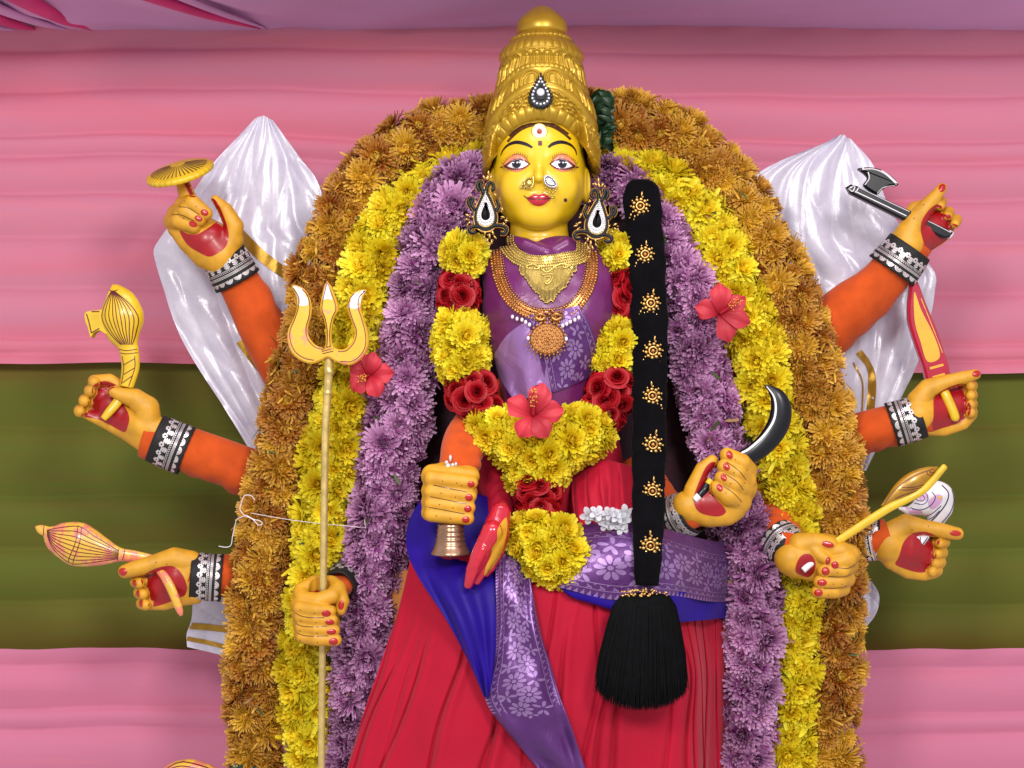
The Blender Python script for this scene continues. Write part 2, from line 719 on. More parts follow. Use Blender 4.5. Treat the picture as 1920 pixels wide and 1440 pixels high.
# ------------------------------------------------------------------ white silk draped behind the arms
def silk_mat():
    t = NT('white_silk')
    n1 = t.noise(14, 4, 0.6, 'Object', 1.0)
    n2 = t.noise(60, 3, 0.6, 'Object', 0.6)
    c = t.ramp(n1, [(0.3, lin((196, 190, 210))), (0.7, lin((220, 216, 230)))])
    st = t.noise(7, 3, 0.55, 'Object', 1.4, (2.2, 2.2, 0.7))
    rd = t.math('POWER', t.math('ABSOLUTE', t.math('SUBTRACT', st, 0.5)), 0.6)
    b = t.bump(rd, 0.06, 0.016)
    b = t.bump(t.noise(26, 3, 0.6, 'Object', 1.6, (1.6, 1.6, 0.8)), 0.05, 0.005, b)
    b = t.bump(n2, 0.1, 0.003, b)
    t.set(**{'Base Color': c, 'Roughness': 0.27, 'Normal': b, 'Specular IOR Level': 0.7})
    t.b.inputs['Sheen Weight'].default_value = 0.1
    t.b.inputs['Anisotropic'].default_value = 0.5
    return t.m


M_SILK = silk_mat()
M_ZARI = mat('gold_zari', (170, 128, 40), 0.35, 0.6, 0, 0.2, 40, 0.3, 700)


def silk_disp(freq, amp, seed, ap=0.5):
    r_ = np.random.default_rng(seed)
    ph = r_.uniform(0, 6, 8)

    def f(u, v, V):
        rad = (v - ap)
        w = rad * freq * 0.5 + ph[0] + 0.5 * np.sin(u * 3 + ph[1])
        z = amp * np.clip(u * 2.5, 0.15, 1) * (1.7 * np.abs(np.sin(w)) ** 0.7 + 0.8 * np.abs(np.sin(w * 2.3 + ph[2] + 0.8 * u)) ** 0.6 - 1.2)
        cr = np.abs(np.sin(7 * u + 5 * v + ph[3] + np.sin(9 * v + ph[4]))) ** 0.5
        cr2 = np.abs(np.sin(11 * u - 8 * v + ph[5] + np.sin(6 * u + ph[6]))) ** 0.5
        cr3 = np.abs(np.sin(17 * u + 13 * v + ph[7] + 2 * np.sin(7 * v + 3 * u))) ** 0.6
        z += amp * (0.5 * (cr + cr2) + 0.12 * cr3)
        return np.stack([0 * z, 0 * z, z], -1)
    return f


def silk(rows, d, label, seed, stripes, freq=15, amp=13):
    rw = [[P(x, y, d + (dd if len(q) > 2 else 0)) for q in r for x, y, dd in [(*q, 0)[:3]]] for r in rows]
    root = thing('silk_cloth', label, 'silk cloth', tuple(F0([rw[-1][0]])[0]), 'white silk cloths behind the arms')
    o, V = sheet('cloth', rw, M_SILK, root, 90, 70, silk_disp(freq, amp, seed))
    bv = bvh_of(V.reshape(-1, 3), grid_faces(90, 70))
    for pts, w in stripes:
        V2, f2 = stroke_vf([P(x, y, d)[:2] for x, y in pts], w, bv, 1.6, 14, 60)
        mk('gold_border', V2, f2, M_ZARI, root, F0)
    return root


silk([[(478, 226), (495, 219), (514, 228)], [(405, 305), (495, 290), (566, 300)], [(352, 380), (480, 370), (596, 340)],
      [(302, 448), (440, 440), (620, 410)], [(290, 468), (440, 460), (640, 440)], [(292, 486), (440, 480), (640, 460)], [(308, 540), (450, 540), (640, 540)], [(335, 620), (450, 610), (640, 620)],
      [(380, 700), (490, 700), (640, 700)], [(432, 780), (520, 790), (640, 790)], [(488, 872), (540, 870), (640, 880)]],
     -235, 'white silk cloth with gold border, pointed top, hanging behind the arm with the disc', 3,
     [([(452, 440), (500, 486), (560, 530)], 22), ([(452, 640), (490, 690), (530, 730)], 16), ([(474, 628), (508, 676), (540, 700)], 6)])
silk([[(1560, 262), (1576, 254), (1594, 264)], [(1408, 336), (1560, 322), (1634, 312)], [(1380, 450), (1560, 440), (1668, 400)],
      [(1396, 505), (1600, 505), (1738, 498)], [(1400, 525), (1600, 525), (1749, 522)], [(1404, 545), (1600, 545), (1747, 542)], [(1440, 620), (1600, 620), (1738, 600)], [(1480, 700), (1620, 700), (1712, 690)],
      [(1520, 780), (1620, 780), (1672, 775)], [(1560, 880), (1600, 880), (1622, 882)]],
     -235, 'white silk cloth with sharp folds, hanging behind the arm with the black axe', 5,
     [([(1606, 660), (1632, 700), (1628, 780)], 14), ([(1596, 680), (1614, 720), (1612, 780)], 4)])
silk([[(362, 1118), (440, 1112), (500, 1112)], [(360, 1160), (440, 1160), (500, 1165)], [(351, 1188), (400, 1196), (500, 1205)],
      [(352, 1212), (420, 1228), (500, 1245)]], -215,
     'small end of white silk with gold border below the lowest club hand', 8,
     [([(350, 1172), (400, 1176), (480, 1186)], 13), ([(352, 1196), (400, 1206), (470, 1225)], 9)], 6, 3)
silk([[(1580, 1084), (1612, 1084), (1634, 1090)], [(1580, 1110), (1612, 1115), (1647, 1116)], [(1580, 1150), (1612, 1150), (1640, 1150)],
      [(1580, 1190), (1600, 1190), (1612, 1190)]], -215, 'crumpled tip of white silk beside orange garland, right edge, low', 9, [], 8, 5)

# ------------------------------------------------------------------ throne behind the figure
M_WOOD = mat('orange_wood', (196, 122, 36), 0.4, 0, 0.3, 0.25, 9, 0.1, 80)
M_MAROON = mat('dark_maroon_shade', (44, 12, 26), 0.85, 0, 0, 0.4, 20, 0.3, 200)
throne = thing('throne', 'orange wooden throne with added dark shade panel, half hidden behind the seated statue', 'throne', tuple(F0([P(1010, 1500, -90)])[0]))
arc = [(660, 1640), (690, 1000), (760, 620), (800, 430), (880, 330), (1010, 300), (1150, 330), (1230, 420), (1290, 620), (1370, 1000), (1420, 1640)]
V, f = prism(catmull([P(x, y, -115)[:2] for x, y in arc], 6), -135, -105, 4)
mk('shade_panel', V, f, M_MAROON, throne, F0, False)  # added dark panel: the shade beside the body is put into its colour
for poly in ([(700, 1640), (735, 1070), (800, 1070), (800, 1640)], [(1340, 1640), (1340, 1180), (1400, 1180), (1400, 1640)]):
    V, f = prism([P(x, y, 0)[:2] for x, y in poly], -60, -8, 5)
    mk('side_post', V, f, M_WOOD, throne, F0, False)


# ------------------------------------------------------------------ flowers
def flower_mat(name, inner, outer, alt_inner, alt_outer, tip, disc, translucent=0.3, dark=0.5, tipmix=0.45):
    t = NT(name)
    uv = t.n('ShaderNodeUVMap')
    sp = t.n('ShaderNodeSeparateXYZ')
    t.l(uv.outputs[0], sp.inputs[0])
    oi = t.n('ShaderNodeObjectInfo')
    c0 = t.ramp(sp.outputs[0], [(0.0, lin(disc)), (0.12, lin(disc)), (0.3, lin(inner)), (0.85, lin(outer))])
    c1 = t.ramp(sp.outputs[0], [(0.0, lin(disc)), (0.12, lin(alt_inner)), (0.85, lin(alt_outer))])
    k = t.ramp(oi.outputs['Random'], [(0.25, (0, 0, 0, 1)), (0.85, (1, 1, 1, 1))])
    c = t.mix(k, c0, c1)
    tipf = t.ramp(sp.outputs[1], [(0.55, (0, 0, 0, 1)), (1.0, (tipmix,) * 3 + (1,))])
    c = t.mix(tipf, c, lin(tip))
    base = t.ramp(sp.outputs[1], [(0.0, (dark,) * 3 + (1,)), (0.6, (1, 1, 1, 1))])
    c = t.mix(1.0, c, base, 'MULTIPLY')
    nz = t.noise(7, 2)
    hv = t.n('ShaderNodeHueSaturation')
    t.l(c, hv.inputs['Color'])
    mr = t.n('ShaderNodeMapRange')
    t.l(oi.outputs['Random'], mr.inputs[0])
    mr.inputs[3].default_value, mr.inputs[4].default_value = 0.84, 1.14
    t.l(mr.outputs[0], hv.inputs['Value'])
    c = hv.outputs[0]
    t.set(**{'Base Color': c, 'Roughness': 0.5, 'Specular IOR Level': 0.35})
    tr = t.n('ShaderNodeBsdfTranslucent')
    t.l(c, tr.inputs[0])
    mx = t.n('ShaderNodeMixShader')
    mx.inputs[0].default_value = translucent
    t.l(t.b.outputs[0], mx.inputs[1])
    t.l(tr.outputs[0], mx.inputs[2])
    t.l(mx.outputs[0], t.out.inputs[0])
    return t.m


def petal(bag, a, e0, e1, L, w, r0, z0, u, cup=0.25, twist=0.0, round_=0.6):
    st = [0.0, 0.38, 0.75, 1.0]
    wd = [0.4, 0.95, 1.0, round_]
    ca, sa = math.cos(a), math.sin(a)
    x, z, prev = r0, z0, 0.0
    V, U = [], []
    for i, t in enumerate(st):
        e = e0 + (e1 - e0) * (t + prev) / 2
        x += (t - prev) * L * math.cos(e)
        z += (t - prev) * L * math.sin(e)
        prev = t
        en = e0 + (e1 - e0) * t
        hw = w * wd[i] / 2
        for s_ in (-1, 0, 1):
            lift = cup * hw * (abs(s_) - 0.5)
            px, pz = x - math.sin(en) * lift, z + math.cos(en) * lift + s_ * twist * hw
            if i == 3 and s_ == 0:
                px += math.cos(en) * w * 0.18
                pz += math.sin(en) * w * 0.18
            V.append((ca * px - sa * s_ * hw, sa * px + ca * s_ * hw, pz))
            U.append((u, t))
    bag.add(V, grid_faces(4, 3), U)


def mum(seed, kind):
    r = random.Random(seed)
    bg_ = Bag()
    if kind == 'yellow':
        rings = [(9, 84, 0.34), (13, 66, 0.5), (16, 48, 0.62), (18, 28, 0.74), (18, 8, 0.82), (16, -14, 0.84)]
        wid, r0, jit, inc, rnd = 0.25, 0.1, 7, 22, 0.75
    elif kind == 'garland_yellow':
        rings = [(10, 84, 0.42), (17, 68, 0.58), (23, 50, 0.66), (27, 32, 0.74), (28, 10, 0.8), (24, -14, 0.84)]
        wid, r0, jit, inc, rnd = 0.16, 0.1, 15, 26, 0.75
    elif kind == 'orange':
        rings = [(16, 74, 0.34), (26, 58, 0.52), (34, 42, 0.64), (38, 24, 0.74), (38, 6, 0.8), (30, -18, 0.84)]
        wid, r0, jit, inc, rnd = 0.1, 0.2, 15, 26, 0.7
    else:
        rings = [(14, 78, 0.36), (22, 62, 0.52), (29, 46, 0.64), (33, 28, 0.74), (34, 8, 0.8), (28, -14, 0.84)]
        wid, r0, jit, inc, rnd = 0.12, 0.12, 16, 18, 0.75
    nr = len(rings)
    for i, (n, el, L) in enumerate(rings):
        ph = r.uniform(0, 6.28)
        for j in range(n):
            if r.random() < 0.04:
                continue
            e = math.radians(el + r.uniform(-jit, jit))
            petal(bg_, ph + 2 * math.pi * j / n + r.uniform(-.09, .09), e, e + math.radians(inc + r.uniform(-14, 14)),
                  L * r.uniform(0.86, 1.1), wid * r.uniform(0.85, 1.15), r0 * (0.4 + 0.6 * i / nr), 0.12 - 0.1 * i / nr,
                  0.15 + 0.85 * i / (nr - 1), 0.35, r.uniform(-.3, .3), rnd)
    V, f = ball((0, 0, 0.1), (r0 + 0.12, r0 + 0.12, 0.22 if kind != 'orange' else 0.26), 10, 5)
    bg_.add(V, f, np.tile([[0.02, 0.9]], (len(V), 1)))
    return bg_


def rose(seed):
    r = random.Random(seed)
    bg_ = Bag()
    for i in range(17):
        q = i / 16
        a = i * 2.4 + r.uniform(-.2, .2)
        rad = 0.08 + 0.62 * q
        hgt_ = 0.62 - 0.42 * q
        half = math.radians(95 - 35 * q)
        nu, nv = 7, 4
        V, U = [], []
        for iu in range(nu):
            th = a + half * (2 * iu / (nu - 1) - 1)
            for iv in range(nv):
                t = iv / (nv - 1)
                fl = rad * (0.75 + 0.3 * t) + 0.22 * q * max(0, t - 0.6) * 2.5
                edge = 1 - 0.25 * (2 * iu / (nu - 1) - 1) ** 2
                zz = -0.1 + (hgt_ + 0.1) * (t ** 0.8) * edge - 0.16 * q * max(0, t - 0.7) * 3
                V.append((fl * math.cos(th), fl * math.sin(th), zz))
                U.append((q, t))
        bg_.add(V, grid_faces(nu, nv), U)
    return bg_


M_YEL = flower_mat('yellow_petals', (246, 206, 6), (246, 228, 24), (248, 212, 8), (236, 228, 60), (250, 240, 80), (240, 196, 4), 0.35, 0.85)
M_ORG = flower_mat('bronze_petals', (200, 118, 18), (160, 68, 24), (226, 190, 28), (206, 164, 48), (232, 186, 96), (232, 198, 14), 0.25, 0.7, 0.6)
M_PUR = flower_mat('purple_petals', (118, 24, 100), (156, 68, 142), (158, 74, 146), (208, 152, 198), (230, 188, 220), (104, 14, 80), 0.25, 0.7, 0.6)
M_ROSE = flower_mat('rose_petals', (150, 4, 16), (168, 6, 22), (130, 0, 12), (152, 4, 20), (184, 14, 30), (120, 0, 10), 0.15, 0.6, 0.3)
M_CORE_G = mat('garland_core', (150, 128, 14), 0.9)
M_CORE_B = mat('garland_core_brown', (66, 34, 10), 0.9)
M_CORE_P = mat('garland_core_purple', (84, 30, 84), 0.9)
M_BITS = mat('green_stem_bits', (62, 84, 26), 0.6, 0, 0, 0.3, 60)
M_DRY = mat('dry_petal_bits', (150, 112, 70), 0.8, 0, 0, 0.3, 60)

MESH = {}
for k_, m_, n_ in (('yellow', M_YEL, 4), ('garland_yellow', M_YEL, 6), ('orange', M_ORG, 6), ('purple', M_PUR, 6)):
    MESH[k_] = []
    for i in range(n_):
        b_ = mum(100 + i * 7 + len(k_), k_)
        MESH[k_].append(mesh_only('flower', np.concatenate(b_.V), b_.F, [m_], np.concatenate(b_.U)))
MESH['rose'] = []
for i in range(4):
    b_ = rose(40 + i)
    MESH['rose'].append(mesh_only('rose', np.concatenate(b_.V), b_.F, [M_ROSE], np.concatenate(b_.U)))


def face_matrix(nrm, spin):
    """Rotation taking local +z to the normal (given in frame axes)."""
    nw = Vector((nrm[0], -nrm[2], -nrm[1])).normalized()
    q = nw.to_track_quat('Z', 'Y')
    return q.to_matrix() @ Matrix.Rotation(spin, 3, 'Z')


def place_flower(kind, pos, nrm, r, parent, squash=1.0, name='flower'):
    me = rng.choice(MESH[kind])
    return inst(name, me, parent, F0([pos])[0], face_matrix(nrm, rng.uniform(0, 6.28)), (r * S, r * S, r * S * squash))


def garland(name, label, kind, path, hw, fr_, step, nacross, core, deep=0.75):
    C = PP(path)
    hwv = np.interp(np.linspace(0, 1, len(C)), np.linspace(0, 1, len(hw)), hw)
    C = np.column_stack([catmull(C, 12), catmull(np.column_stack([hwv, hwv]), 12)[:, :1]])
    root = thing(name, label, 'garland', tuple(F0([C[0, :3]])[0]), None)
    V, f, u = tube(resample(C, 160)[:, :3], np.maximum(8, resample(C, 160)[:, 3] - fr_ * 0.85), 12, True, deep)
    mk('garland_core', V, f, core, root, F0, True, u)
    L = np.sum(np.linalg.norm(np.diff(C[:, :3], axis=0), axis=1))
    n = int(L / step)
    Q = resample(C, n + 1)
    T = np.gradient(Q[:, :3], axis=0)
    cnt = 0
    for i in range(n + 1):
        tt = T[i] / np.linalg.norm(T[i])
        side = np.cross(tt, (0, 0, 1.0))
        side /= np.linalg.norm(side)
        R = Q[i, 3] - fr_ * 0.55
        for j in range(nacross):
            ph = math.radians(-84 + 168 * (j + 0.5 * (i % 2) * 0.8 + 0.1) / (nacross - 0.5)) + rng.uniform(-.13, .13)
            nr_ = side * math.sin(ph) + np.array((0, 0, 1.0)) * math.cos(ph)
            ps = Q[i, :3] + side * R * math.sin(ph) + np.array((0, 0, deep * R * math.cos(ph))) + tt * rng.uniform(-8, 8)
            nr_ = nr_ + tt * rng.uniform(-.25, .25) + np.array((0, 0, 0.15))
            place_flower(kind, ps + rng.uniform(-5, 5) * side, nr_ + side * rng.uniform(-.3, .3), fr_ * rng.choice((0.74, 0.9, 1.0, 1.08, 1.22)) * rng.uniform(0.92, 1.08), root, rng.uniform(0.75, 1.05))
            cnt += 1
    lp = Bag()
    Q2 = resample(C, 400)
    T2 = np.gradient(Q2[:, :3], axis=0)
    for i in range(int(L * 0.6)):
        k = rng.randrange(400)
        tt = T2[k] / np.linalg.norm(T2[k])
        side = np.cross(tt, (0, 0, 1.0))
        side /= np.linalg.norm(side)
        ph = math.radians(rng.uniform(-88, 88))
        nr_ = side * math.sin(ph) + np.array((0, 0, 1.0)) * math.cos(ph)
        R = Q2[k, 3] - fr_ * rng.uniform(0.0, 0.5)
        ps = Q2[k, :3] + side * R * math.sin(ph) + np.array((0, 0, deep * R * math.cos(ph))) + tt * rng.uniform(-6, 6)
        one = Bag()
        e = math.radians(rng.uniform(-25, 30))
        petal(one, 0, e, e + rng.uniform(-.5, .7), rng.uniform(0.5, 0.8), {'orange': 0.11, 'purple': 0.15}.get(kind, 0.2), 0, 0, rng.uniform(0.35, 1), 0.4, rng.uniform(-.5, .5), 0.7)
        B = np.cross(nr_, tt)
        a = rng.uniform(0, 6.28)
        X1, Y1 = tt * math.cos(a) + B * math.sin(a), -tt * math.sin(a) + B * math.cos(a)
        v = one.V[0]
        lp.add(ps + fr_ * (v[:, :1] * X1 + v[:, 1:2] * Y1 + v[:, 2:3] * nr_), one.F, one.U[0], 1 if rng.random() < 0.035 else 2 if rng.random() < 0.03 else 0)
    lp.mk('loose_petals', [MESH[kind][0].materials[0], M_BITS, M_DRY], root, F0)['kind'] = 'stuff'
    return root


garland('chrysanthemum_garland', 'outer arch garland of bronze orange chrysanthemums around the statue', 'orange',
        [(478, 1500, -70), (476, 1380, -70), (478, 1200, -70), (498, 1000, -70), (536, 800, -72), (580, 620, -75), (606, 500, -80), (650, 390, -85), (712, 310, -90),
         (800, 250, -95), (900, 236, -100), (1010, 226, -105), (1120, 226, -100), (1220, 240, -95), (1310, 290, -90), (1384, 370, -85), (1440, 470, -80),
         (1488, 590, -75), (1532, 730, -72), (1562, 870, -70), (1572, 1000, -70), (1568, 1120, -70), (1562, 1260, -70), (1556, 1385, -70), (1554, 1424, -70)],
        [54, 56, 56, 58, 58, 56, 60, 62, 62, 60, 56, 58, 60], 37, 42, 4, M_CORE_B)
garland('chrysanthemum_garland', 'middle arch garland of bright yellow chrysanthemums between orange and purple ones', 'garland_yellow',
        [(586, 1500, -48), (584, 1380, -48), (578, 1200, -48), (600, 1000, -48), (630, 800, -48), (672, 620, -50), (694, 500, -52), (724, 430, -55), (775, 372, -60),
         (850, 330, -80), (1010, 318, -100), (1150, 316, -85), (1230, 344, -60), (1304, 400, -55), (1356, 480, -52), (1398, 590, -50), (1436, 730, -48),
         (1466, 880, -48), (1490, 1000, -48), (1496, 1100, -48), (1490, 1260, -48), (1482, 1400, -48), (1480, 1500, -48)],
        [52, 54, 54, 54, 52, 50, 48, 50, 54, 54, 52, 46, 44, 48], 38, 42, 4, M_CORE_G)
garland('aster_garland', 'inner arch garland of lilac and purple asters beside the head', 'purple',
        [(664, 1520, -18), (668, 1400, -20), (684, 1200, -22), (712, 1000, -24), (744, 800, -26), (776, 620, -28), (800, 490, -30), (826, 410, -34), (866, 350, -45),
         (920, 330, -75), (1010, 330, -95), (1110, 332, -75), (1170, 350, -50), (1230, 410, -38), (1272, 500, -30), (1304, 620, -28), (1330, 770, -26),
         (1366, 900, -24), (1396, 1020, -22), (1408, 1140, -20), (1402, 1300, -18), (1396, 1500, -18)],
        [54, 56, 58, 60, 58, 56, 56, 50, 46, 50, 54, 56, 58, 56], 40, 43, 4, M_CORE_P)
# ------------------------------------------------------------------ the statue: head, crown, body, dress
M_SKIN = mat('yellow_enamel', (218, 176, 20), 0.33, 0, 0.3, 0.07, 14, 0.0, 300, 0.5)
M_HAND = mat('yellow_hand_paint', (204, 147, 34), 0.5, 0, 0.0, 0.16, 36, 0.06, 300, 0.45, 0, ((150, 96, 24), 220, 0.74))
M_GOLDP = mat('gold_paint', (178, 140, 32), 0.36, 0.5, 0.15, 0.12, 30, 0.05, 400)
M_BLACK = mat('black_paint', (14, 10, 12), 0.3, 0, 0.4)
M_BROWN = mat('dark_brown_paint', (58, 22, 14), 0.35, 0, 0.3)
M_LID = mat('pink_lid_paint', (216, 122, 84), 0.35, 0, 0.3)
M_EYE = mat('eye_white_paint', (232, 226, 230), 0.2, 0, 0.6, 0.03)
M_IRIS = mat('iris_paint', (38, 30, 58), 0.15, 0, 0.6)
M_PUPIL = mat('pupil_paint', (8, 8, 14), 0.12, 0, 0.6)
M_LINE = mat('maroon_line_paint', (92, 14, 28), 0.35, 0, 0.3)
M_LIP = mat('lip_paint', (178, 10, 40), 0.22, 0, 0.7)
M_REDP = mat('red_palm_paint', (154, 10, 22), 0.36, 0, 0.1, 0.12, 40, 0.05, 200)
M_NAIL = mat('red_nail_paint', (176, 22, 14), 0.3, 0, 0.4)
M_GOLD = mat('jewel_gold', (208, 166, 98), 0.28, 0.9, 0, 0.2, 60, 0.1, 600)
M_GOLDL = mat('pale_gold', (200, 174, 98), 0.3, 0.85, 0, 0.2, 60, 0.1, 600)
M_GOLDO = mat('antique_gold', (190, 132, 76), 0.32, 0.85, 0, 0.25, 60, 0.1, 600)
M_SILV = mat('silver', (216, 206, 206), 0.28, 0.5, 0, 0.15, 60)
M_STONE = mat('clear_stones', (225, 225, 232), 0.08, 0.4, 0.5, 0.05)
M_PEARL = mat('pearl', (226, 214, 220), 0.2, 0, 0.5)
M_RUBY = mat('ruby', (150, 8, 40), 0.1, 0, 0.8)
M_ORANGE = mat('orange_felt', (192, 76, 26), 0.9, 0, 0, 0.16, 22, 0.15, 500, 0.2, 0.5)
M_REDC = mat('red_cotton', (174, 10, 44), 0.75, 0, 0, 0.1, 7, 0.1, 900, 0.25, 0.3)
M_BLUE = mat('royal_blue_silk', (32, 4, 124), 0.55, 0, 0, 0.15, 8, 0.1, 900, 0.2, 0.1)


def satin(name, a, b, rough, metal):
    t = NT(name)
    n1 = t.noise(9, 4, 0.6, 'Object', 0.8)
    c = t.ramp(n1, [(0.3, lin(a)), (0.7, lin(b))])
    bb = t.bump(n1, 0.35, 0.016)
    bb = t.bump(t.noise(1200, 2, 0.5, 'Object', 0, (1, 1, 0.2)), 0.06, 0.0004, bb)
    t.set(**{'Base Color': c, 'Roughness': rough, 'Metallic': metal, 'Normal': bb, 'Specular IOR Level': 0.6})
    t.b.inputs['Sheen Weight'].default_value = 0.05
    return t.m


M_PURPLE = satin('purple_satin', (94, 20, 82), (110, 32, 98), 0.34, 0.1)
M_ZARIP = satin('silver_purple_brocade', (80, 32, 100), (94, 46, 114), 0.36, 0.35)
M_MOTIF = mat('silver_thread', (146, 112, 164), 0.36, 0.45, 0, 0.15, 30, 0.2, 900)
M_MOTIFD = mat('dark_purple_thread', (70, 14, 92), 0.55, 0, 0, 0.15, 30, 0.2, 900)

FH = Fr(30)
FT = Fr(40)
statue = thing('goddess_statue', 'yellow faced many armed goddess statue in gold crown, purple blouse and red skirt', 'statue',
               tuple(F0([P(1010, 1500, 60)])[0]))


def head_sdf(Q):
    d = sd_ell(Q, (1011, 318, -3), (87, 112, 99))
    d = smin(d, sd_ell(Q, (1010, 362, 22), (79, 74, 72)), 22)
    d = smin(d, sd_ell(Q, (1009, 410, 62), (34, 24, 26)), 22)
    d = smin(d, sd_ell(Q, (972, 362, 66), (28, 26, 20)), 20)
    d = smin(d, sd_ell(Q, (1046, 362, 66), (28, 26, 20)), 20)
    for ex in (967, 1053):
        d = smax(d, -sd_ell(Q, (ex, 318, 104), (27, 16, 20)), 10)
        d = smin(d, sd_ell(Q, (ex, 318, 72), (25, 14, 17)), 6)
    nose = sd_chain(Q, [(1009, 296, 84, 7), (1009, 326, 95, 7), (1008.5, 347, 107, 8.5)])
    nose = smin(nose, sd_ell(Q, (999.5, 352, 96), (7.5, 6.5, 9)), 5)
    nose = smin(nose, sd_ell(Q, (1018, 352, 96), (7.5, 6.5, 9)), 5)
    d = smin(d, nose, 8)
    d = smin(d, sd_ell(Q, (1008.5, 381, 90), (20, 7, 9)), 6)
    d = smin(d, sd_ell(Q, (1008.5, 389.5, 89), (17, 7, 9.5)), 4)
    neck = sd_chain(Q, [(1010, 400, -8, 52), (1011, 440, -6, 55), (1013, 485, -8, 62), (1015, 520, -10, 80)])
    cr = np.abs(Q[:, 1] - 452)
    neck = neck + 1.2 * np.exp(-(cr / 3.0) ** 2)
    d = smin(d, neck, 5)
    for sx, ex in ((-1, 926), (1, 1098)):
        ear = sd_ell(Q, (ex, 348, 6), (9, 33, 20))
        ear = smax(ear, -sd_ell(Q, (ex + sx * 5, 345, 18), (6, 22, 10)), 4)
        d = smin(d, ear, 5)
    return d


HV, HF = nets(head_sdf, (900, 200, -115), (1125, 500, 125), 2.9)
mk('head', HV, HF, M_SKIN, statue, FH)
HB = bvh_of(HV, HF)


def face(name, poly, m, off=0.5, step=3.0, parent=None, **kw):
    return decal(name, poly, HB, m, parent or statue, FH, off, step, **kw)


# hairline
hl = [(927, 330), (928, 312), (937, 290), (952, 271), (972, 254), (990, 246), (1010, 243.5), (1032, 246), (1052, 256), (1072, 271), (1088, 292), (1099, 318), (1103, 336)]
stroke('hairline', hl, [14, 13, 11, 10, 10, 10, 9, 10, 10, 11, 12, 14, 16], HB, M_BROWN, statue, FH, 0.6, 8)
for nm_, pts, w in (('eyebrow', [(939, 299), (944, 289), (954, 281), (968, 278.5), (984, 283), (997, 290.5)], [1.6, 3.2, 5.4, 6.6, 6.2, 4.0]),
                    ('eyebrow', [(1079, 299), (1076, 289), (1066, 281), (1050, 278.5), (1035, 283), (1026, 290)], [1.6, 3.2, 5.4, 6.6, 6.2, 4.0])):
    stroke(nm_, pts, w, HB, M_BLACK, statue, FH, 0.7, 8)
for cx, sg, inn, outx in ((968, 1, 992, 939), (1051.5, -1, 1029, 1082)):
    def ex(t, inn=inn, outx=outx):
        return outx + (inn - outx) * t
    lid = [(ex(0.02), 323), (ex(0.2), 314), (ex(0.35), 305), (ex(0.58), 302), (ex(0.8), 306), (ex(0.98), 319), (ex(0.84), 314.5), (ex(0.58), 311.5), (ex(0.36), 313.5), (ex(0.2), 319)]
    face('eyelid', lid, M_LID, 1.7)
    low = [(ex(0.15), 324), (ex(0.4), 332.5), (ex(0.65), 334), (ex(0.9), 327), (ex(0.99), 320), (ex(0.7), 325), (ex(0.4), 326)]
    face('lower_lid', low, M_LID, 0.5)
    wh = [(ex(0.24), 322), (ex(0.38), 315), (ex(0.58), 311.5), (ex(0.78), 313.5), (ex(0.96), 320), (ex(0.82), 325.5), (ex(0.58), 328), (ex(0.38), 326.5)]
    face('eye_white', wh, M_EYE, 0.9)
    a = np.linspace(0, 2 * np.pi, 14, endpoint=False)
    face('iris', np.stack([cx + 8.4 * np.cos(a), 319.6 + 8.0 * np.sin(a)], 1), M_IRIS, 1.2, 2.5, smooth=False)
    face('pupil', np.stack([cx + 5 * np.cos(a), 320 + 5 * np.sin(a)], 1), M_PUPIL, 1.5, 2.5, smooth=False)
    a = np.linspace(0, 2 * np.pi, 8, endpoint=False)
    face('eye_glint', np.stack([cx + 1.5 + 1.5 * np.cos(a), 317.5 + 1.6 * np.sin(a)], 1), M_EYE, 1.8, 2.5, smooth=False)
    stroke('eyeliner', [(ex(-0.03), 321), (ex(0.14), 323), (ex(0.28), 318.5), (ex(0.4), 314), (ex(0.58), 311), (ex(0.79), 313), (ex(1.02), 320.5)], [1.4, 3.0, 3.4, 3.4, 3.4, 3, 1.4], HB, M_LINE, statue, FH, 2.0, 8)
    stroke('eyeliner', [(ex(0.13), 323.5), (ex(0.35), 327.5), (ex(0.58), 329), (ex(0.83), 326), (ex(1.0), 320)], [2.2, 2.4, 2.2, 2, 1.4], HB, M_LINE, statue, FH, 1.9, 8)
    stroke('lid_crease', [(ex(0.04), 321), (ex(0.2), 312), (ex(0.38), 303.5), (ex(0.58), 301), (ex(0.8), 305.5), (ex(0.96), 316)], 1.1, HB, M_LINE, statue, FH, 0.9, 8)
    bgs = Bag()
    for q in np.linspace(0.06, 0.9, 13):
        yb = np.interp(q, [0, 0.2, 0.4, 0.6, 0.8, 1], [318, 311, 303, 301, 305, 314])
        dx = -sg * (0.62 - q) * 5
        V, f = stroke_vf([(ex(q), yb), (ex(q) + dx, yb - 5.5)], [0.9, 0.4], HB, 0.7, 3)
        bgs.add(V, f)
    for q in np.linspace(0.25, 0.85, 10):
        yb = np.interp(q, [0.2, 0.5, 0.9], [329, 332, 327])
        V, f = stroke_vf([(ex(q), yb - 2), (ex(q), yb + 2)], [0.8, 0.4], HB, 0.9, 3)
        bgs.add(V, f)
    o = bgs.mk('eyelashes', M_BROWN, statue, FH)
    o['kind'] = 'stuff'
lips = [(987, 383), (996, 378), (1003, 374.5), (1008.5, 377), (1014, 374.5), (1022, 377.5), (1030, 382.5), (1024, 390), (1016, 395.5), (1008, 397), (999, 395), (992, 389.5)]
face('lips', lips, M_LIP, 0.6, 3.0)
stroke('lip_line', [(981, 377.5), (986, 381.5), (997, 384.5), (1008.5, 385.5), (1020, 384.5), (1031, 382.5), (1038, 382)], [1.2, 2, 2.0, 1.6, 2.0, 1.8, 1], HB, M_LINE, statue, FH, 1.0, 8)
a = np.linspace(0, 2 * np.pi, 10, endpoint=False)
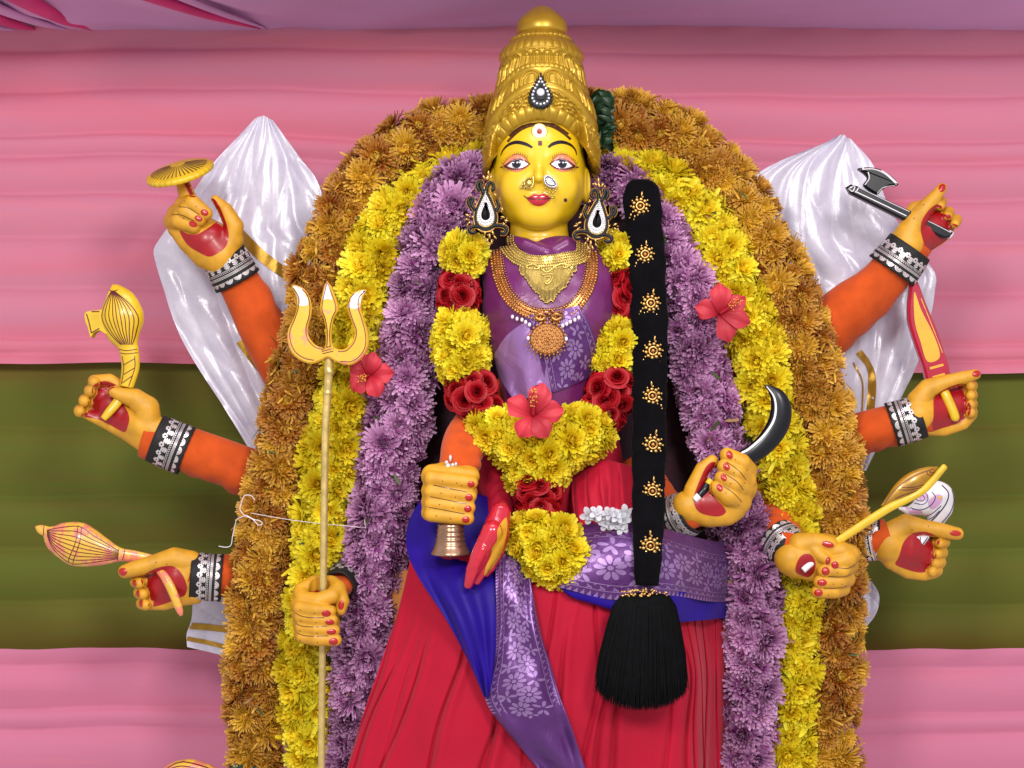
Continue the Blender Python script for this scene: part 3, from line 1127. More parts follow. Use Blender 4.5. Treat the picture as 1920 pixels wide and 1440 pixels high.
face('beauty_spot', np.stack([1057.5 + 3.4 * np.cos(a), 385 + 3.4 * np.sin(a)], 1), M_BROWN, 0.6, 2.5, smooth=False)
face('bindi', [(1007.5, 278), (1014.5, 278), (1014.5, 287), (1007.5, 287)], M_LINE, 0.8, 3, smooth=False)


# ------------------------------------------------------------------ crown
def crown_build():
    nt, ns = 600, 230
    th = np.linspace(-math.pi, math.pi, nt, endpoint=False)
    at = np.degrees(np.abs(th))
    ybot = np.interp(at, [0, 12, 21, 32, 43, 57, 70, 90, 180], [241, 242, 246, 257, 272, 302, 318, 324, 326])
    cx = 1015
    prof_y = [60, 66, 72, 78, 84, 92, 100, 108, 114, 120, 130, 141, 150, 167, 190, 208, 230, 250, 280, 300, 340]
    prof_r = [40, 47, 55, 60, 65, 71, 75, 78, 77, 74, 76, 80, 80, 84, 89, 94, 98, 101, 104, 106, 106]
    sv = np.linspace(0, 1, ns)
    V = np.zeros((ns, nt, 3))
    for i, s_ in enumerate(sv):
        if s_ < 0.16:
            w = s_ / 0.16
            y = ybot - 27 * w
        else:
            w = (s_ - 0.16) / 0.84
            y = (ybot - 27) * (1 - w) + 62 * w
        R = np.interp(y, prof_y, prof_r) + np.interp(y, [60, 150, 250], [-4, 0, 4])
        yf = (214 * (1 - w) + 62 * w) if s_ >= 0.16 else 230 + 0 * th
        dsp = np.zeros(nt)
        deg = np.degrees(th)

        def cell(wd, off=0.0):
            q = (deg + off) / wd
            return q - np.floor(q) - 0.5
        if s_ < 0.16:
            rib = np.abs(np.cos(np.radians(deg) * 21)) ** 0.45
            dsp = 1.0 + 0 * rib
        else:
            yy = float(np.mean(yf)) if np.ndim(yf) else yf
            if yy > 212:
                dsp = dsp + 1.0
            elif yy > 188:                                    # scroll panels
                v = (yy - 200) / 12
                c = cell(22)
                r1 = np.sqrt((c * 2.6 - 0.5) ** 2 + v ** 2)
                r2 = np.sqrt((c * 2.6 + 0.6) ** 2 + (v + 0.2) ** 2)
                dsp = 2.4 * np.cos(r1 * 11) * np.exp(-r1 * 0.8) + 2.4 * np.cos(r2 * 12 + 1) * np.exp(-r2) + 1.3 * np.cos(np.radians(deg) * 41 + 6 * v) * np.cos(7 * v)
                dsp += 2.2 * (np.abs(c) > 0.44)
            elif yy > 184:
                dsp = dsp + 2.6 * math.sin(math.pi * (yy - 184) / 4)
            elif yy > 168:
                dsp = dsp + 3.0 * math.sin(math.pi * (yy - 168) / 16) ** 0.7
            elif yy > 142:                                    # arches
                v = (168 - yy) / 26
                c = cell(30, 0) * 2
                r = np.sqrt(c ** 2 + np.maximum(0, v - 0.35) ** 2 * 2.6) / 0.86
                dsp = 4.4 * np.exp(-((r - 0.92) / 0.1) ** 2) + 3.4 * np.exp(-((r - 0.55) / 0.09) ** 2) + 1.5 * np.clip(1 - r / 0.4, 0, 1) ** 0.5
                dsp *= 1 if v < 0.93 else 0.4
            elif yy > 131:
                dsp = 2.6 * math.sin(math.pi * (yy - 131) / 11) * (0.4 + 0.6 * np.abs(np.cos(np.radians(deg) * 26)) ** 0.6)
            elif yy > 107:                                    # tall narrow arches
                v = (131 - yy) / 24
                c = cell(15.0) * 2
                r = np.sqrt(c ** 2 + np.maximum(0, v - 0.62) ** 2 * 5.0) / 0.85
                dsp = 4.0 * np.exp(-((r - 0.85) / 0.16) ** 2) + 2.2 * np.exp(-(r / 0.28) ** 2)
                dsp -= 1.0
            elif yy > 74:
                v = (107 - yy) / 33
                dsp = 5.0 * math.sin(math.pi * min(1, v * 1.1)) ** 0.6 * (0.55 + 0.45 * np.abs(np.cos(np.radians(deg) * 16)) ** 0.5) - 1
                if v < 0.14:
                    dsp = dsp * 0 + 4.5
            else:
                dsp = dsp + 2.5 * np.abs(np.cos(np.radians(deg) * 18)) * (yy > 69)
        R = R + dsp
        V[i, :, 0] = cx + R * np.sin(th)
        V[i, :, 1] = y
        V[i, :, 2] = R * np.cos(th) * np.interp(y, [60, 150, 250], [0.98, 0.95, 0.88]) + np.interp(y, [60, 250], [4, 4])
    sh = np.zeros(nt)
    for j in range(nt):
        if at[j] < 62:
            q = drop(HB, V[0, j, 0], V[0, j, 1], 400)[0]
            if q is not None:
                sh[j] = min(0, q + 1.5 - V[0, j, 2])
    sh = np.convolve(np.concatenate([sh[-8:], sh, sh[:8]]), np.ones(17) / 17, 'valid')
    for i, s_ in enumerate(sv):
        if s_ < 0.3:
            V[i, :, 2] += sh * (1 - s_ / 0.3) ** 0.8
    f = grid_faces(ns, nt, False, True)
    # inner lip of the rim
    lip = V[0].copy()
    lip[:, 0] = cx + (lip[:, 0] - cx) * 0.93
    lip[:, 2] *= 0.93
    VV = np.concatenate([V.reshape(-1, 3), lip])
    b0 = ns * nt
    f += [(b0 + j, b0 + (j + 1) % nt, (j + 1) % nt, j) for j in range(nt)]
    return VV, f


V, f = crown_build()
crown = mk('crown', V, f, M_GOLDP, statue, FH, flip=False)
CB = bvh_of(V, f)
EC = catmull([(913, 338), (920, 320), (926, 300), (938, 277), (954, 259), (973, 246), (992, 239.5), (1011, 237.5), (1032, 239.5), (1052, 247), (1072, 260), (1090, 282), (1103, 305), (1109, 324), (1116, 340)], 30)
EC = resample(EC, 420)
TT = np.gradient(EC, axis=0)
TT /= np.linalg.norm(TT, axis=1)[:, None]
NN = np.stack([TT[:, 1], -TT[:, 0]], 1)
sl_ = np.concatenate([[0], np.cumsum(np.linalg.norm(np.diff(EC, axis=0), axis=1))])
wid_ = np.interp(np.abs(sl_ / sl_[-1] - 0.5), [0, 0.22, 0.36, 0.5], [27, 26, 20, 9])
Vb = np.zeros((12, 420, 3))
for i_ in range(12):
    w_ = i_ / 11
    rib = np.abs(np.cos(sl_ * math.pi / 13.5)) ** 0.4
    for j_ in range(420):
        x_, y_ = EC[j_] + NN[j_] * wid_[j_] * w_
        z_ = drop(CB, x_, y_, 400)[0]
        if z_ is None or z_ < -60:
            z_ = Vb[i_ - 1, j_, 2] - 8 if i_ else 0
        Vb[i_, j_] = (x_, y_, z_ + (-2 + 8.5 * math.sin(math.pi * (0.06 + 0.9 * w_)) ** 0.55) * (0.45 + 0.55 * rib[j_]))
mk('crown_band', Vb.reshape(-1, 3), grid_faces(12, 420), M_GOLDP, crown, FH)
kn = [(66, 44), (63, 47), (60, 48), (52, 48), (44, 46), (36, 41), (28, 33), (20, 23), (14, 13), (11, 3)]
ky = resample(catmull([(r, y) for y, r in kn], 6), 26)
a = np.linspace(0, 2 * np.pi, 48, endpoint=False)
V = np.stack([np.stack([1016 + r * np.sin(a), np.full(48, y), r * np.cos(a)], 1) for r, y in ky])
mk('knob', V.reshape(-1, 3), grid_faces(26, 48, False, True), M_GOLDP, crown, FH, flip=False)


# ------------------------------------------------------------------ body under the cloth
def torso_sdf(Q):
    d = sd_chain(Q, [(952, 510, -5, 48), (1030, 492, 0, 56), (1112, 512, -5, 50)])
    d = smin(d, sd_ell(Q, (1034, 585, 5), (131, 130, 84)), 24)
    d = smin(d, sd_ell(Q, (984, 580, 55), (44, 50, 36)), 30)
    d = smin(d, sd_ell(Q, (1084, 580, 55), (44, 50, 36)), 30)
    d = smin(d, sd_chain(Q, [(1026, 640, 0, 96), (1024, 760, 0, 84)]), 40)
    d = smin(d, sd_chain(Q, [(958, 452, 18, 10), (985, 463, 42, 13), (1024, 480, 58, 12)]), 6)
    d = smin(d, sd_chain(Q, [(1082, 462, 20, 14), (1060, 464, 42, 15), (1026, 482, 56, 10)]), 5)
    y, x = Q[:, 1], Q[:, 0]
    f1 = np.abs(np.sin((y - 0.75 * (x - 900)) / 46.0 + 0.8 * np.sin(x / 50.0))) ** 0.5
    f2 = np.abs(np.sin((y + 0.9 * (x - 1150)) / 38.0 + 0.7 * np.sin(y / 33.0))) ** 0.5
    d = d + 2.6 * (1 - f1) * np.clip((1060 - x) / 80, 0, 1) * np.clip((y - 470) / 40, 0, 1) + 3.0 * (1 - f2) * np.clip((x - 1010) / 70, 0, 1) * np.clip((y - 470) / 30, 0, 1)
    return d


TV, TF = nets(torso_sdf, (880, 430, -110), (1190, 860, 130), 3.4)
mk('blouse', TV, TF, M_PURPLE, statue, FT)
TB = bvh_of(TV, TF)
# drape across the chest: satin fold at left, brocade at right
V, U = patch([[(925, 668, 60), (950, 632, 84), (985, 606, 98)], [(932, 690, 66), (970, 664, 98), (1012, 640, 106)],
              [(942, 716, 70), (985, 700, 102), (1022, 684, 108)], [(962, 748, 74), (1000, 744, 98), (1032, 738, 104)]], 40, 40,
             lambda u, v, V: np.stack([0 * u, 0 * u, 9 * np.sin(3.2 * v * math.pi + 2.5 * u) * u + 3 * np.abs(np.sin(5 * v + 7 * u)) ** 0.5], -1))
M_SATINL = satin('satin_sheen', (146, 104, 164), (164, 122, 182), 0.3, 0.35)  # lighter lilac paints the sheen of the purple satin into the colour


def lay(V, lift):
    for i_ in range(V.shape[0]):
        for j_ in range(V.shape[1]):
            h_ = drop(TB, V[i_, j_, 0], V[i_, j_, 1], 400)[0]
            if h_ is not None:
                V[i_, j_, 2] = h_ + lift[i_, j_]
    return V


uu_, vv_ = np.meshgrid(np.linspace(0, 1, 40), np.linspace(0, 1, 40), indexing='ij')
V = lay(V, 2.5 + 6 * uu_ * (1 + np.sin(3.4 * vv_ * math.pi + 2.5 * uu_)) + 3 * np.abs(np.sin(5 * vv_ + 7 * uu_)) ** 0.5)
mk('satin_fold', V.reshape(-1, 3), grid_faces(40, 40), M_SATINL, statue, FT, True, U.reshape(-1, 2))


def motifs(V, items, name, parent, fr, off=1.2, m=None):
    """Woven figures: polygons in sheet coordinates (0-1 across, 0-1 down) laid on the sheet V."""
    nu, nv = V.shape[:2]
    N = np.cross(V[:-1, 1:] - V[:-1, :-1], V[1:, :-1] - V[:-1, :-1])
    N /= np.linalg.norm(N, axis=2)[..., None] + 1e-9
    N = np.where(N[..., 2:3] < 0, -N, N)
    pts, fcs, n0 = [], [], 0
    for poly in items:
        pl = np.asarray(poly, float)
        if pl.max() > 1.001 or pl.min() < -0.001:
            continue
        n = len(pl)
        pts.append(pl.mean(0)[None])
        pts.append(pl)
        fcs += [(n0, n0 + 1 + (k + 1) % n, n0 + 1 + k) for k in range(n)]
        n0 += n + 1
    q = np.clip(np.concatenate(pts), 0, 1)
    a, b = q[:, 1] * (nu - 1), q[:, 0] * (nv - 1)
    i, j = np.minimum(a.astype(int), nu - 2), np.minimum(b.astype(int), nv - 2)
    s_, t = (a - i)[:, None], (b - j)[:, None]
    p_ = V[i, j] * (1 - s_) * (1 - t) + V[i + 1, j] * s_ * (1 - t) + V[i, j + 1] * (1 - s_) * t + V[i + 1, j + 1] * s_ * t
    o = mk(name, p_ + N[i, j] * off, fcs, m or M_MOTIF, parent, fr)
    o['kind'] = 'stuff'
    return o


def leaf_poly(c, ang, L, w, ax=(1, 1), r0=0.0):
    out = []
    for t in np.linspace(0, 2 * math.pi, 10, endpoint=False):
        a = r0 + L * (0.5 - 0.5 * math.cos(t))
        b = w * math.sin(t) * (0.55 + 0.45 * (0.5 - 0.5 * math.cos(t)))
        out.append((c[0] + (a * math.cos(ang) - b * math.sin(ang)) * ax[0], c[1] + (a * math.sin(ang) + b * math.cos(ang)) * ax[1]))
    return out


def bloom(c, R, ax, n=8, ph=0.0, half=False):
    out = []
    for i in range(n):
        a = ph + (math.pi if half else 2 * math.pi) * i / (n - 1 if half else n)
        out.append(leaf_poly(c, a, R * 0.72, R * (0.24 if not half else 0.2), ax, R * 0.28))
    out.append([(c[0] + R * 0.2 * math.cos(t) * ax[0], c[1] + R * 0.2 * math.sin(t) * ax[1]) for t in np.linspace(0, 6.28, 9)[:-1]])
    return out


def brocade(wu, wv, teeth=True, scale=1.0, seed=1):
    """Border of width wu x length wv (units): along = v(down). Rows: teeth, chain, blooms, chain."""
    r = random.Random(seed)
    ax = (1.0 / wu, 1.0 / wv)
    it = []
    q = 7 * scale
    n = int(wv / q)
    for i in range(n):
        y = (i + 0.5) * q
        if teeth:
            it.append([(0.5 * ax[0], (y + q * 0.35) * ax[1]), (0.5 * ax[0], (y - q * 0.35) * ax[1]), (9 * scale * ax[0], y * ax[1])][::-1])
        for x0 in (12 * scale, wu - 14 * scale):
            a = 0.9 if i % 2 else -0.9
            it.append(leaf_poly((x0 * ax[0], y * ax[1]), a, 6 * scale, 1.6 * scale, ax))
            it.append(leaf_poly(((x0 + 6 * scale) * ax[0], y * ax[1]), a + math.pi / 2, 3.5 * scale, 1.2 * scale, ax))
    for x0 in (10.5 * scale, 20 * scale, wu - 16 * scale, wu - 5 * scale):
        for i in range(int(wv / 6)):
            y = i * 6
            it.append([(x0 * ax[0], y * ax[1]), ((x0 + 1.3) * ax[0], y * ax[1]), ((x0 + 1.3) * ax[0], (y + 6) * ax[1]), (x0 * ax[0], (y + 6) * ax[1])])
    mid0, mid1 = 22 * scale, wu - 18 * scale
    st = 30 * scale
    for i in range(int(wv / st) + 1):
        y = (i + 0.5) * st
        cx = mid0 + (mid1 - mid0) * (0.34 if i % 2 else 0.64)
        it += bloom((cx * ax[0], y * ax[1]), 18 * scale, ax, 9, r.uniform(0, 1), False)
        cx2 = mid0 + (mid1 - mid0) * (0.82 if i % 2 else 0.16)
        for k in range(5):
            it.append(leaf_poly((cx2 * ax[0], (y + r.uniform(-4, 4)) * ax[1]), k * 1.26 + r.uniform(-.2, .2), 13 * scale, 3.6 * scale, ax, 2))
        for k in range(3):
            it.append(leaf_poly(((mid0 + (mid1 - mid0) * 0.5) * ax[0], (y + st * 0.5) * ax[1]), k * 2.1 + r.uniform(-.3, .3), 9 * scale, 3.2 * scale, ax, 1))
    return it


V, U = patch([[(982, 598, 100), (1030, 588, 112), (1082, 578, 100)], [(1000, 640, 108), (1050, 632, 116), (1106, 624, 96)],
              [(1014, 690, 108), (1060, 684, 112), (1118, 670, 86)], [(1026, 738, 104), (1066, 724, 108), (1110, 704, 88)]], 40, 40)
V = lay(V, 4.5 + 2.0 * np.abs(np.sin(6 * vv_ + 3 * uu_)))
mk('brocade_drape', V.reshape(-1, 3), grid_faces(40, 40), M_ZARIP, statue, FT, True, U.reshape(-1, 2))
motifs(V, brocade(118, 130, False, 0.95, 4), 'woven_pattern', statue, FT)


def waist_sdf(Q):
    d = sd_ell(Q, (1020, 900, 10), (150, 190, 90))
    d = smin(d, sd_ell(Q, (1060, 1100, 50), (260, 120, 125)), 40)
    x = Q[:, 0]
    return d + 2.0 * np.sin(x / 9.0 + Q[:, 1] / 40.0)


V, f = nets(waist_sdf, (660, 690, -90), (1360, 1240, 210), 7.0)
mk('waist_cloth', V, f, M_REDC, statue, F0)


def pleat(N, amp, u0=0.0, seed=0, lean=0.0):
    """Gathers: broad swells between narrow irregular creases that open out downwards."""
    rg = np.random.default_rng(seed)
    ph = rg.uniform(0, 6, 4)
    cr = (np.arange(N) + rg.uniform(0.15, 0.85, N)) / N
    dp = rg.uniform(0.5, 1.2, N)
    sl = rg.uniform(-0.05, 0.05, N)
    st = rg.uniform(-0.1, 0.35, N)

    def f(u, v, V):
        g = u0 + (1 - u0) * np.clip(u * 1.6, 0, 1)
        z = 0.45 * amp * np.sin(np.pi * N * 0.5 * v + ph[0] + 1.2 * np.sin(3 * u + ph[1])) * g
        z = z + 0.2 * amp * np.sin(14 * u + 9 * v + ph[0]) * np.sin(11 * v + ph[1])
        for c_, d_, s_, t_ in zip(cr, dp, sl, st):
            x = v - c_ - s_ * u - lean * u * (c_ - 0.5) + 0.008 * np.sin(8 * u + c_ * 40)
            w = 0.3 / N * (0.5 + 0.7 * u)
            z = z - amp * d_ * np.exp(-(x / (w * 0.35)) ** 2) * np.clip((u - t_) * 5, 0, 1) + amp * 0.5 * d_ * np.exp(-((x - w) / w) ** 2) * g
        z = z * np.clip((0.97 - v) * 7, 0.15, 1)
        return np.stack([0 * z, 0 * z, z], -1)
    return f


def R3(rows):
    return [[P(*q) for q in r] for r in rows]


sheet('skirt', R3([[(772, 1040, 120), (860, 1040, 186), (1000, 1040, 196), (1150, 1040, 200), (1280, 1040, 120), (1326, 1050, 30), (1382, 1050, -60)],
                   [(748, 1140, 100), (850, 1150, 196), (1000, 1150, 212), (1150, 1150, 212), (1280, 1150, 140), (1326, 1150, 40), (1382, 1150, -60)],
                   [(712, 1250, 95), (840, 1260, 200), (1000, 1260, 216), (1150, 1260, 216), (1290, 1260, 180), (1326, 1260, 75), (1382, 1260, -60)],
                   [(678, 1350, 95), (820, 1360, 200), (1000, 1360, 218), (1150, 1360, 218), (1290, 1360, 182), (1326, 1360, 75), (1382, 1360, -60)],
                   [(628, 1520, 95), (800, 1520, 200), (1000, 1520, 218), (1150, 1520, 218), (1290, 1520, 182), (1326, 1520, 75), (1382, 1520, -60)]]),
      M_REDC, statue, 100, 420, pleat(22, 11, 0.3, 3, 0.1), 1.2)
sheet('red_sash', R3([[(1076, 872, 70), (1130, 862, 116), (1192, 876, 80)], [(1072, 920, 116), (1130, 915, 150), (1198, 930, 118)],
                      [(1080, 985, 160), (1140, 990, 182), (1200, 1004, 160)]]), M_REDC, statue, 40, 90, pleat(6, 8, 0.6, 5), 1.2)
blue, BV = sheet('blue_drape', R3([[(796, 926, 70), (860, 918, 110), (930, 936, 100)], [(768, 975, 105), (850, 968, 140), (950, 980, 130)],
                                   [(762, 1025, 130), (850, 1035, 172), (946, 1045, 180)], [(784, 1080, 186), (860, 1095, 226), (936, 1095, 230)],
                                   [(832, 1155, 230), (880, 1160, 252), (932, 1160, 244)], [(874, 1232, 236), (900, 1235, 252), (928, 1235, 246)],
                                   [(908, 1306, 238), (913, 1308, 244), (920, 1306, 242)]]), M_BLUE, statue, 90, 60,
                  lambda u, v, V: np.stack([0 * u, 0 * u, 3.5 * np.sin(16 * u + 10 * v + 2 * np.sin(5 * u)) + 3 * np.sin(26 * v * (1 - 0.4 * u) + 5 * u) * np.clip(u * 2, 0.2, 1)], -1), 1.2)
rows = R3([[(930, 1036, 196), (958, 1020, 196), (990, 1040, 170)], [(930, 1105, 240), (965, 1105, 242), (998, 1105, 228)],
           [(930, 1180, 246), (970, 1180, 256), (1012, 1180, 244)], [(922, 1240, 246), (975, 1240, 258), (1030, 1240, 248)],
           [(908, 1306, 243), (978, 1300, 260), (1048, 1300, 250)], [(945, 1365, 242), (1005, 1360, 258), (1070, 1360, 250)],
           [(1008, 1440, 242), (1050, 1440, 256), (1098, 1440, 250)], [(1050, 1500, 240), (1085, 1500, 254), (1124, 1500, 248)]])
_, V = sheet('brocade_border', rows, M_ZARIP, statue, 120, 50,
             lambda u, v, V: np.stack([0 * u, 0 * u, 6 * np.sin(9 * u + 6 * v + 1.5 * np.sin(7 * v)) + 3.5 * np.sin(22 * u - 7 * v)], -1), 1.2)
motifs(V, brocade(96, 300, True, 0.9, 2) if False else [[(x, y * 0.62) for x, y in p_] for p_ in brocade(100, 330, True, 0.95, 2)], 'woven_pattern', statue, F0)
rows = R3([[(1078, 985, 160), (1150, 972, 172), (1240, 990, 176), (1322, 1012, 90), (1378, 1018, -50)], [(1070, 1030, 212), (1150, 1020, 226), (1240, 1030, 222), (1322, 1046, 110), (1378, 1056, -50)],
           [(1060, 1085, 230), (1150, 1082, 244), (1240, 1082, 236), (1322, 1094, 120), (1378, 1100, -50)], [(1046, 1100, 230), (1150, 1126, 246), (1240, 1116, 238), (1322, 1126, 122), (1378, 1130, -50)]])
_, V = sheet('lap_brocade', rows, M_ZARIP, statue, 60, 110,
             lambda u, v, V: np.stack([0 * u, 0 * u, 5 * np.sin(7 * v + 3 * u) + 2.5 * np.sin(19 * v + 8 * u)], -1), 1.2)
motifs(V, [[(y, 1 - x * 0.8) for x, y in p_] for p_ in brocade(108, 300, True, 1.0, 6)], 'woven_pattern', statue, F0)
sheet('blue_hem', R3([[(1040, 1092, 222), (1150, 1112, 238), (1240, 1106, 230), (1322, 1112, 116), (1378, 1112, -54)], [(1070, 1118, 225), (1150, 1138, 242), (1240, 1142, 234), (1322, 1150, 118), (1378, 1148, -54)],
                      [(1110, 1132, 222), (1160, 1148, 236), (1240, 1168, 226), (1322, 1162, 116), (1378, 1158, -54)]]), M_BLUE, statue, 24, 60,
      lambda u, v, V: np.stack([0 * u, 0 * u, 4 * np.sin(17 * v + 4 * u)], -1), 1.2)
# ------------------------------------------------------------------ arms, hands and what they hold
class Zm:
    """Reads points measured in an enlarged view: origin x0,y0 and magnification s."""
    def __init__(s, x0, y0, m):
        s.x0, s.y0, s.m = x0, y0, m

    def p(s, q):
        return (s.x0 + q[0] / s.m, s.y0 + q[1] / s.m) + tuple(q[2:])

    def ps(s, pts):
        return [s.p(q) for q in pts]


def ell_poly(c, rx, ry, ang=0.0, n=10):
    t = np.linspace(0, 2 * np.pi, n, endpoint=False)
    a = math.radians(ang)
    x, y = rx * np.cos(t), ry * np.sin(t)
    return np.stack([c[0] + x * math.cos(a) - y * math.sin(a), c[1] + x * math.sin(a) + y * math.cos(a)], 1)


def make_arm(axis, rad, label, seed, mat_=None):
    """Sleeve of one arm through measured points (x, y, depth)."""
    A = resample(catmull(PP(axis), 10), 60)
    r = np.interp(np.linspace(0, 1, 60), np.linspace(0, 1, len(rad)), rad)
    V, f, u = tube(A, r, 40, True)
    rg = np.random.default_rng(seed)
    ph = rg.uniform(0, 6, 6)
    n = 60 * 40
    t, th = u[:n, 0], u[:n, 1] * 2 * np.pi
    w = 2.8 * np.sin(t * 30 + 2 * np.sin(th + ph[0]) + ph[1]) * np.clip(np.sin(th + ph[2]), 0, 1) + 2.0 * np.sin(th * 3 + ph[3] + 4 * t) \
        + 2.2 * np.sin(t * 60 + 3 * np.sin(2 * th + ph[4])) * np.clip(np.sin(th + ph[5]), 0, 1)
    cen = np.repeat(A, 40, 0)
    dr = V[:n] - cen
    V[:n] = cen + dr * (1 + w / np.linalg.norm(dr, axis=1))[:, None]
    o = mk('arm', V, f, mat_ or M_ORANGE, statue, F0, True, u)
    o['label'] = label
    return o


M_CUFFB = mat('black_cuff_cloth', (16, 14, 14), 0.7, 0, 0, 0.3, 40, 0.2, 600)


def lace_items(wu, wv):
    """Silver lace: wu along the arm, wv around it (units)."""
    ax = (1.0 / wu, 1.0 / wv)
    it = []
    n = max(3, int(wv / 17))
    q = wv / n
    for i in range(n):
        y = (i + 0.5) * q
        R = q * 0.46
        for k in range(9):                                   # scallop arcs
            for rr in (R, R * 0.62):
                a0, a1 = math.pi * (k / 9) - math.pi / 2, math.pi * ((k + 0.9) / 9) - math.pi / 2
                pl = [((wu * 0.8 + r_ * 0.9 * math.cos(a)) * ax[0], (y + r_ * math.sin(a)) * ax[1]) for r_, a in ((rr, a0), (rr, a1), (rr - 2.3, a1), (rr - 2.3, a0))]
                it.append(pl)
        for k in range(5):
            it.append(leaf_poly((wu * 0.8 * ax[0], y * ax[1]), -1.2 + 0.6 * k, q * 0.26, q * 0.1, ax, 1.0))
        for k in range(6):                                   # little flower
            a = 2 * math.pi * k / 6
            c = ((wu * 0.3 + 3.4 * math.cos(a)) * ax[0], (y + 3.4 * math.sin(a)) * ax[1])
            it.append([(c[0] + 2.1 * math.cos(t) * ax[0], c[1] + 2.1 * math.sin(t) * ax[1]) for t in np.linspace(0, 6.28, 8)[:-1]])
        for s_ in (-1, 1):                                   # sprigs
            for k in range(3):
                it.append(leaf_poly(((wu * 0.5 - 4 * k) * ax[0], (y + s_ * q * 0.42) * ax[1]), math.pi + s_ * 0.8, 5.4, 1.3, ax))
                it.append(leaf_poly(((wu * 0.5 - 4 * k) * ax[0], (y + s_ * q * 0.42) * ax[1]), math.pi - s_ * 0.8, 5.4, 1.3, ax))
            it.append(leaf_poly((wu * 0.54 * ax[0], (y + s_ * q * 0.42) * ax[1]), math.pi, 15, 0.8, ax))
    m = int(wv / 4)
    for i in range(m):
        it.append(leaf_poly((wu * 0.55 * ax[0], (i + 0.2) * wv / m * ax[1]), 0.9, 4.2, 1.0, ax))
    for x0 in (wu * 0.52, wu * 0.63, wu * 0.66, wu * 0.69):
        for i in range(int(wv / 5)):
            it.append([(x0 * ax[0], i * 5 * ax[1]), ((x0 + 1.0) * ax[0], i * 5 * ax[1]), ((x0 + 1.0) * ax[0], (i * 5 + 5) * ax[1]), (x0 * ax[0], (i * 5 + 5) * ax[1])])
    return it


def cuff(arm, a, b, ra, rb):
    """Band round the wrist: a = hand side, b = elbow side (x, y, depth)."""
    A, B = np.array(P(*a)), np.array(P(*b))
    T = (B - A) / np.linalg.norm(B - A)
    s1 = np.cross(T, (0, 0, 1.0))
    s1 /= np.linalg.norm(s1)
    s2 = np.cross(s1, T)
    if s2[2] < 0:
        s2 = -s2
    nu, nv = 14, 72
    V = np.zeros((nu, nv, 3))
    th = np.linspace(-math.pi, math.pi, nv)
    for i in range(nu):
        t = i / (nu - 1)
        sc = np.where(i >= nu - 2, 1.2 * np.abs(np.sin(th * 9)), 0)
        r = ra + (rb - ra) * t + 0.8 * np.sin(th * 5 + 3 * t)
        L = np.linalg.norm(B - A) * t + sc
        V[i] = A + T * L[:, None] + (s1 * np.sin(th)[:, None] + s2 * np.cos(th)[:, None]) * r[:, None]
    o = mk('cuff', V.reshape(-1, 3), grid_faces(nu, nv), M_CUFFB, arm, F0)
    md = o.modifiers.new('thickness', 'SOLIDIFY')
    md.thickness = 1.6 * S
    md.offset = 0
    wv = 2 * math.pi * (ra + rb) / 2
    motifs(np.transpose(V, (1, 0, 2)), lace_items(np.linalg.norm(B - A), wv), 'silver_lace', arm, F0, 1.5, M_SILV)
    return o


def hand(arm, Z, d, palm, fingers, red=(), nails=(), marks=(), lines=(), cuts=(), kf=2.2, h=2.3, m=None, yel=()):
    fr = Fr(d)
    pal = [Z.ps(c) for c in palm]
    fin = [Z.ps(c) for c in fingers]
    cu = [Z.ps(c) for c in cuts]

    def fn(Q):
        a = None
        for c in pal:
            e = sd_chain(Q, c)
            a = e if a is None else smin(a, e, 10)
        for c in fin:
            e = sd_chain(Q, c)
            a = smin(a, e, kf)
        for c in cu:
            a = smax(a, -sd_chain(Q, c), 2)
        return a
    al = np.array([q for c in pal + fin for q in c])
    lo = (al[:, :3] - al[:, 3:4]).min(0) - 5
    hi = (al[:, :3] + al[:, 3:4]).max(0) + 5
    V, f = nets(fn, lo, hi, h)
    o = mk('hand', V, f, m or M_HAND, arm, fr)
    bv = bvh_of(V, f)
    for pl in red:
        decal('palm', Z.ps(pl), bv, M_REDP, arm, fr, 0.7, 3.0, True, 14)
    for pl in yel:
        decal('back_of_hand', Z.ps(pl), bv, M_HAND, arm, fr, 0.7, 3.0, True, 14)
    for nx, ny, rx, ry, an in nails:
        c = Z.p((nx, ny))
        decal('nail', ell_poly(c, rx, ry, an), bv, M_NAIL, arm, fr, 0.9, 2.5, False, 12, 1.2)
    if marks:
        bgm = Bag()
        for mx_, my_ in marks:
            V2, f2 = decal_vf(ell_poly(Z.p((mx_, my_)), 1.5, 0.8, rng.uniform(0, 90), 7), bv, 0.6, 3, False)
            if f2:
                bgm.add(V2, f2)
        if bgm.n:
            bgm.mk('knuckle_mark', M_BROWN, arm, fr)['kind'] = 'stuff'
    for ln in lines:
        stroke('finger_line', Z.ps(ln), 1.2, bv, M_BROWN, arm, fr, 0.7, 5)
    return o


M_WYEL = mat('yellow_prop_paint', (216, 176, 24), 0.4, 0, 0.3, 0.15, 30, 0.05, 200, 0.5, 0, ((206, 120, 40), 60, 0.66))
M_WPINK = mat('pink_gold_prop_paint', (226, 178, 60), 0.35, 0, 0.4, 0.1, 24, 0.05, 200, 0.5, 0, ((226, 128, 98), 26, 0.5))
M_WBLK = mat('black_prop_paint', (10, 10, 18), 0.32, 0, 0.12, 0.2, 18, 0, 300, 0.35)
M_WWHT = mat('white_prop_paint', (226, 222, 226), 0.35, 0, 0.4, 0.05)
M_CRIM = mat('crimson_prop_paint', (168, 16, 50), 0.3, 0, 0.5)
M_WORG = mat('orange_prop_paint', (232, 166, 40), 0.4, 0, 0.4)
M_NAVY = mat('navy_line_paint', (30, 36, 96), 0.4)
M_BRASS = mat('copper_brass', (176, 138, 112), 0.26, 0.85, 0, 0.25, 30, 0.05, 200)


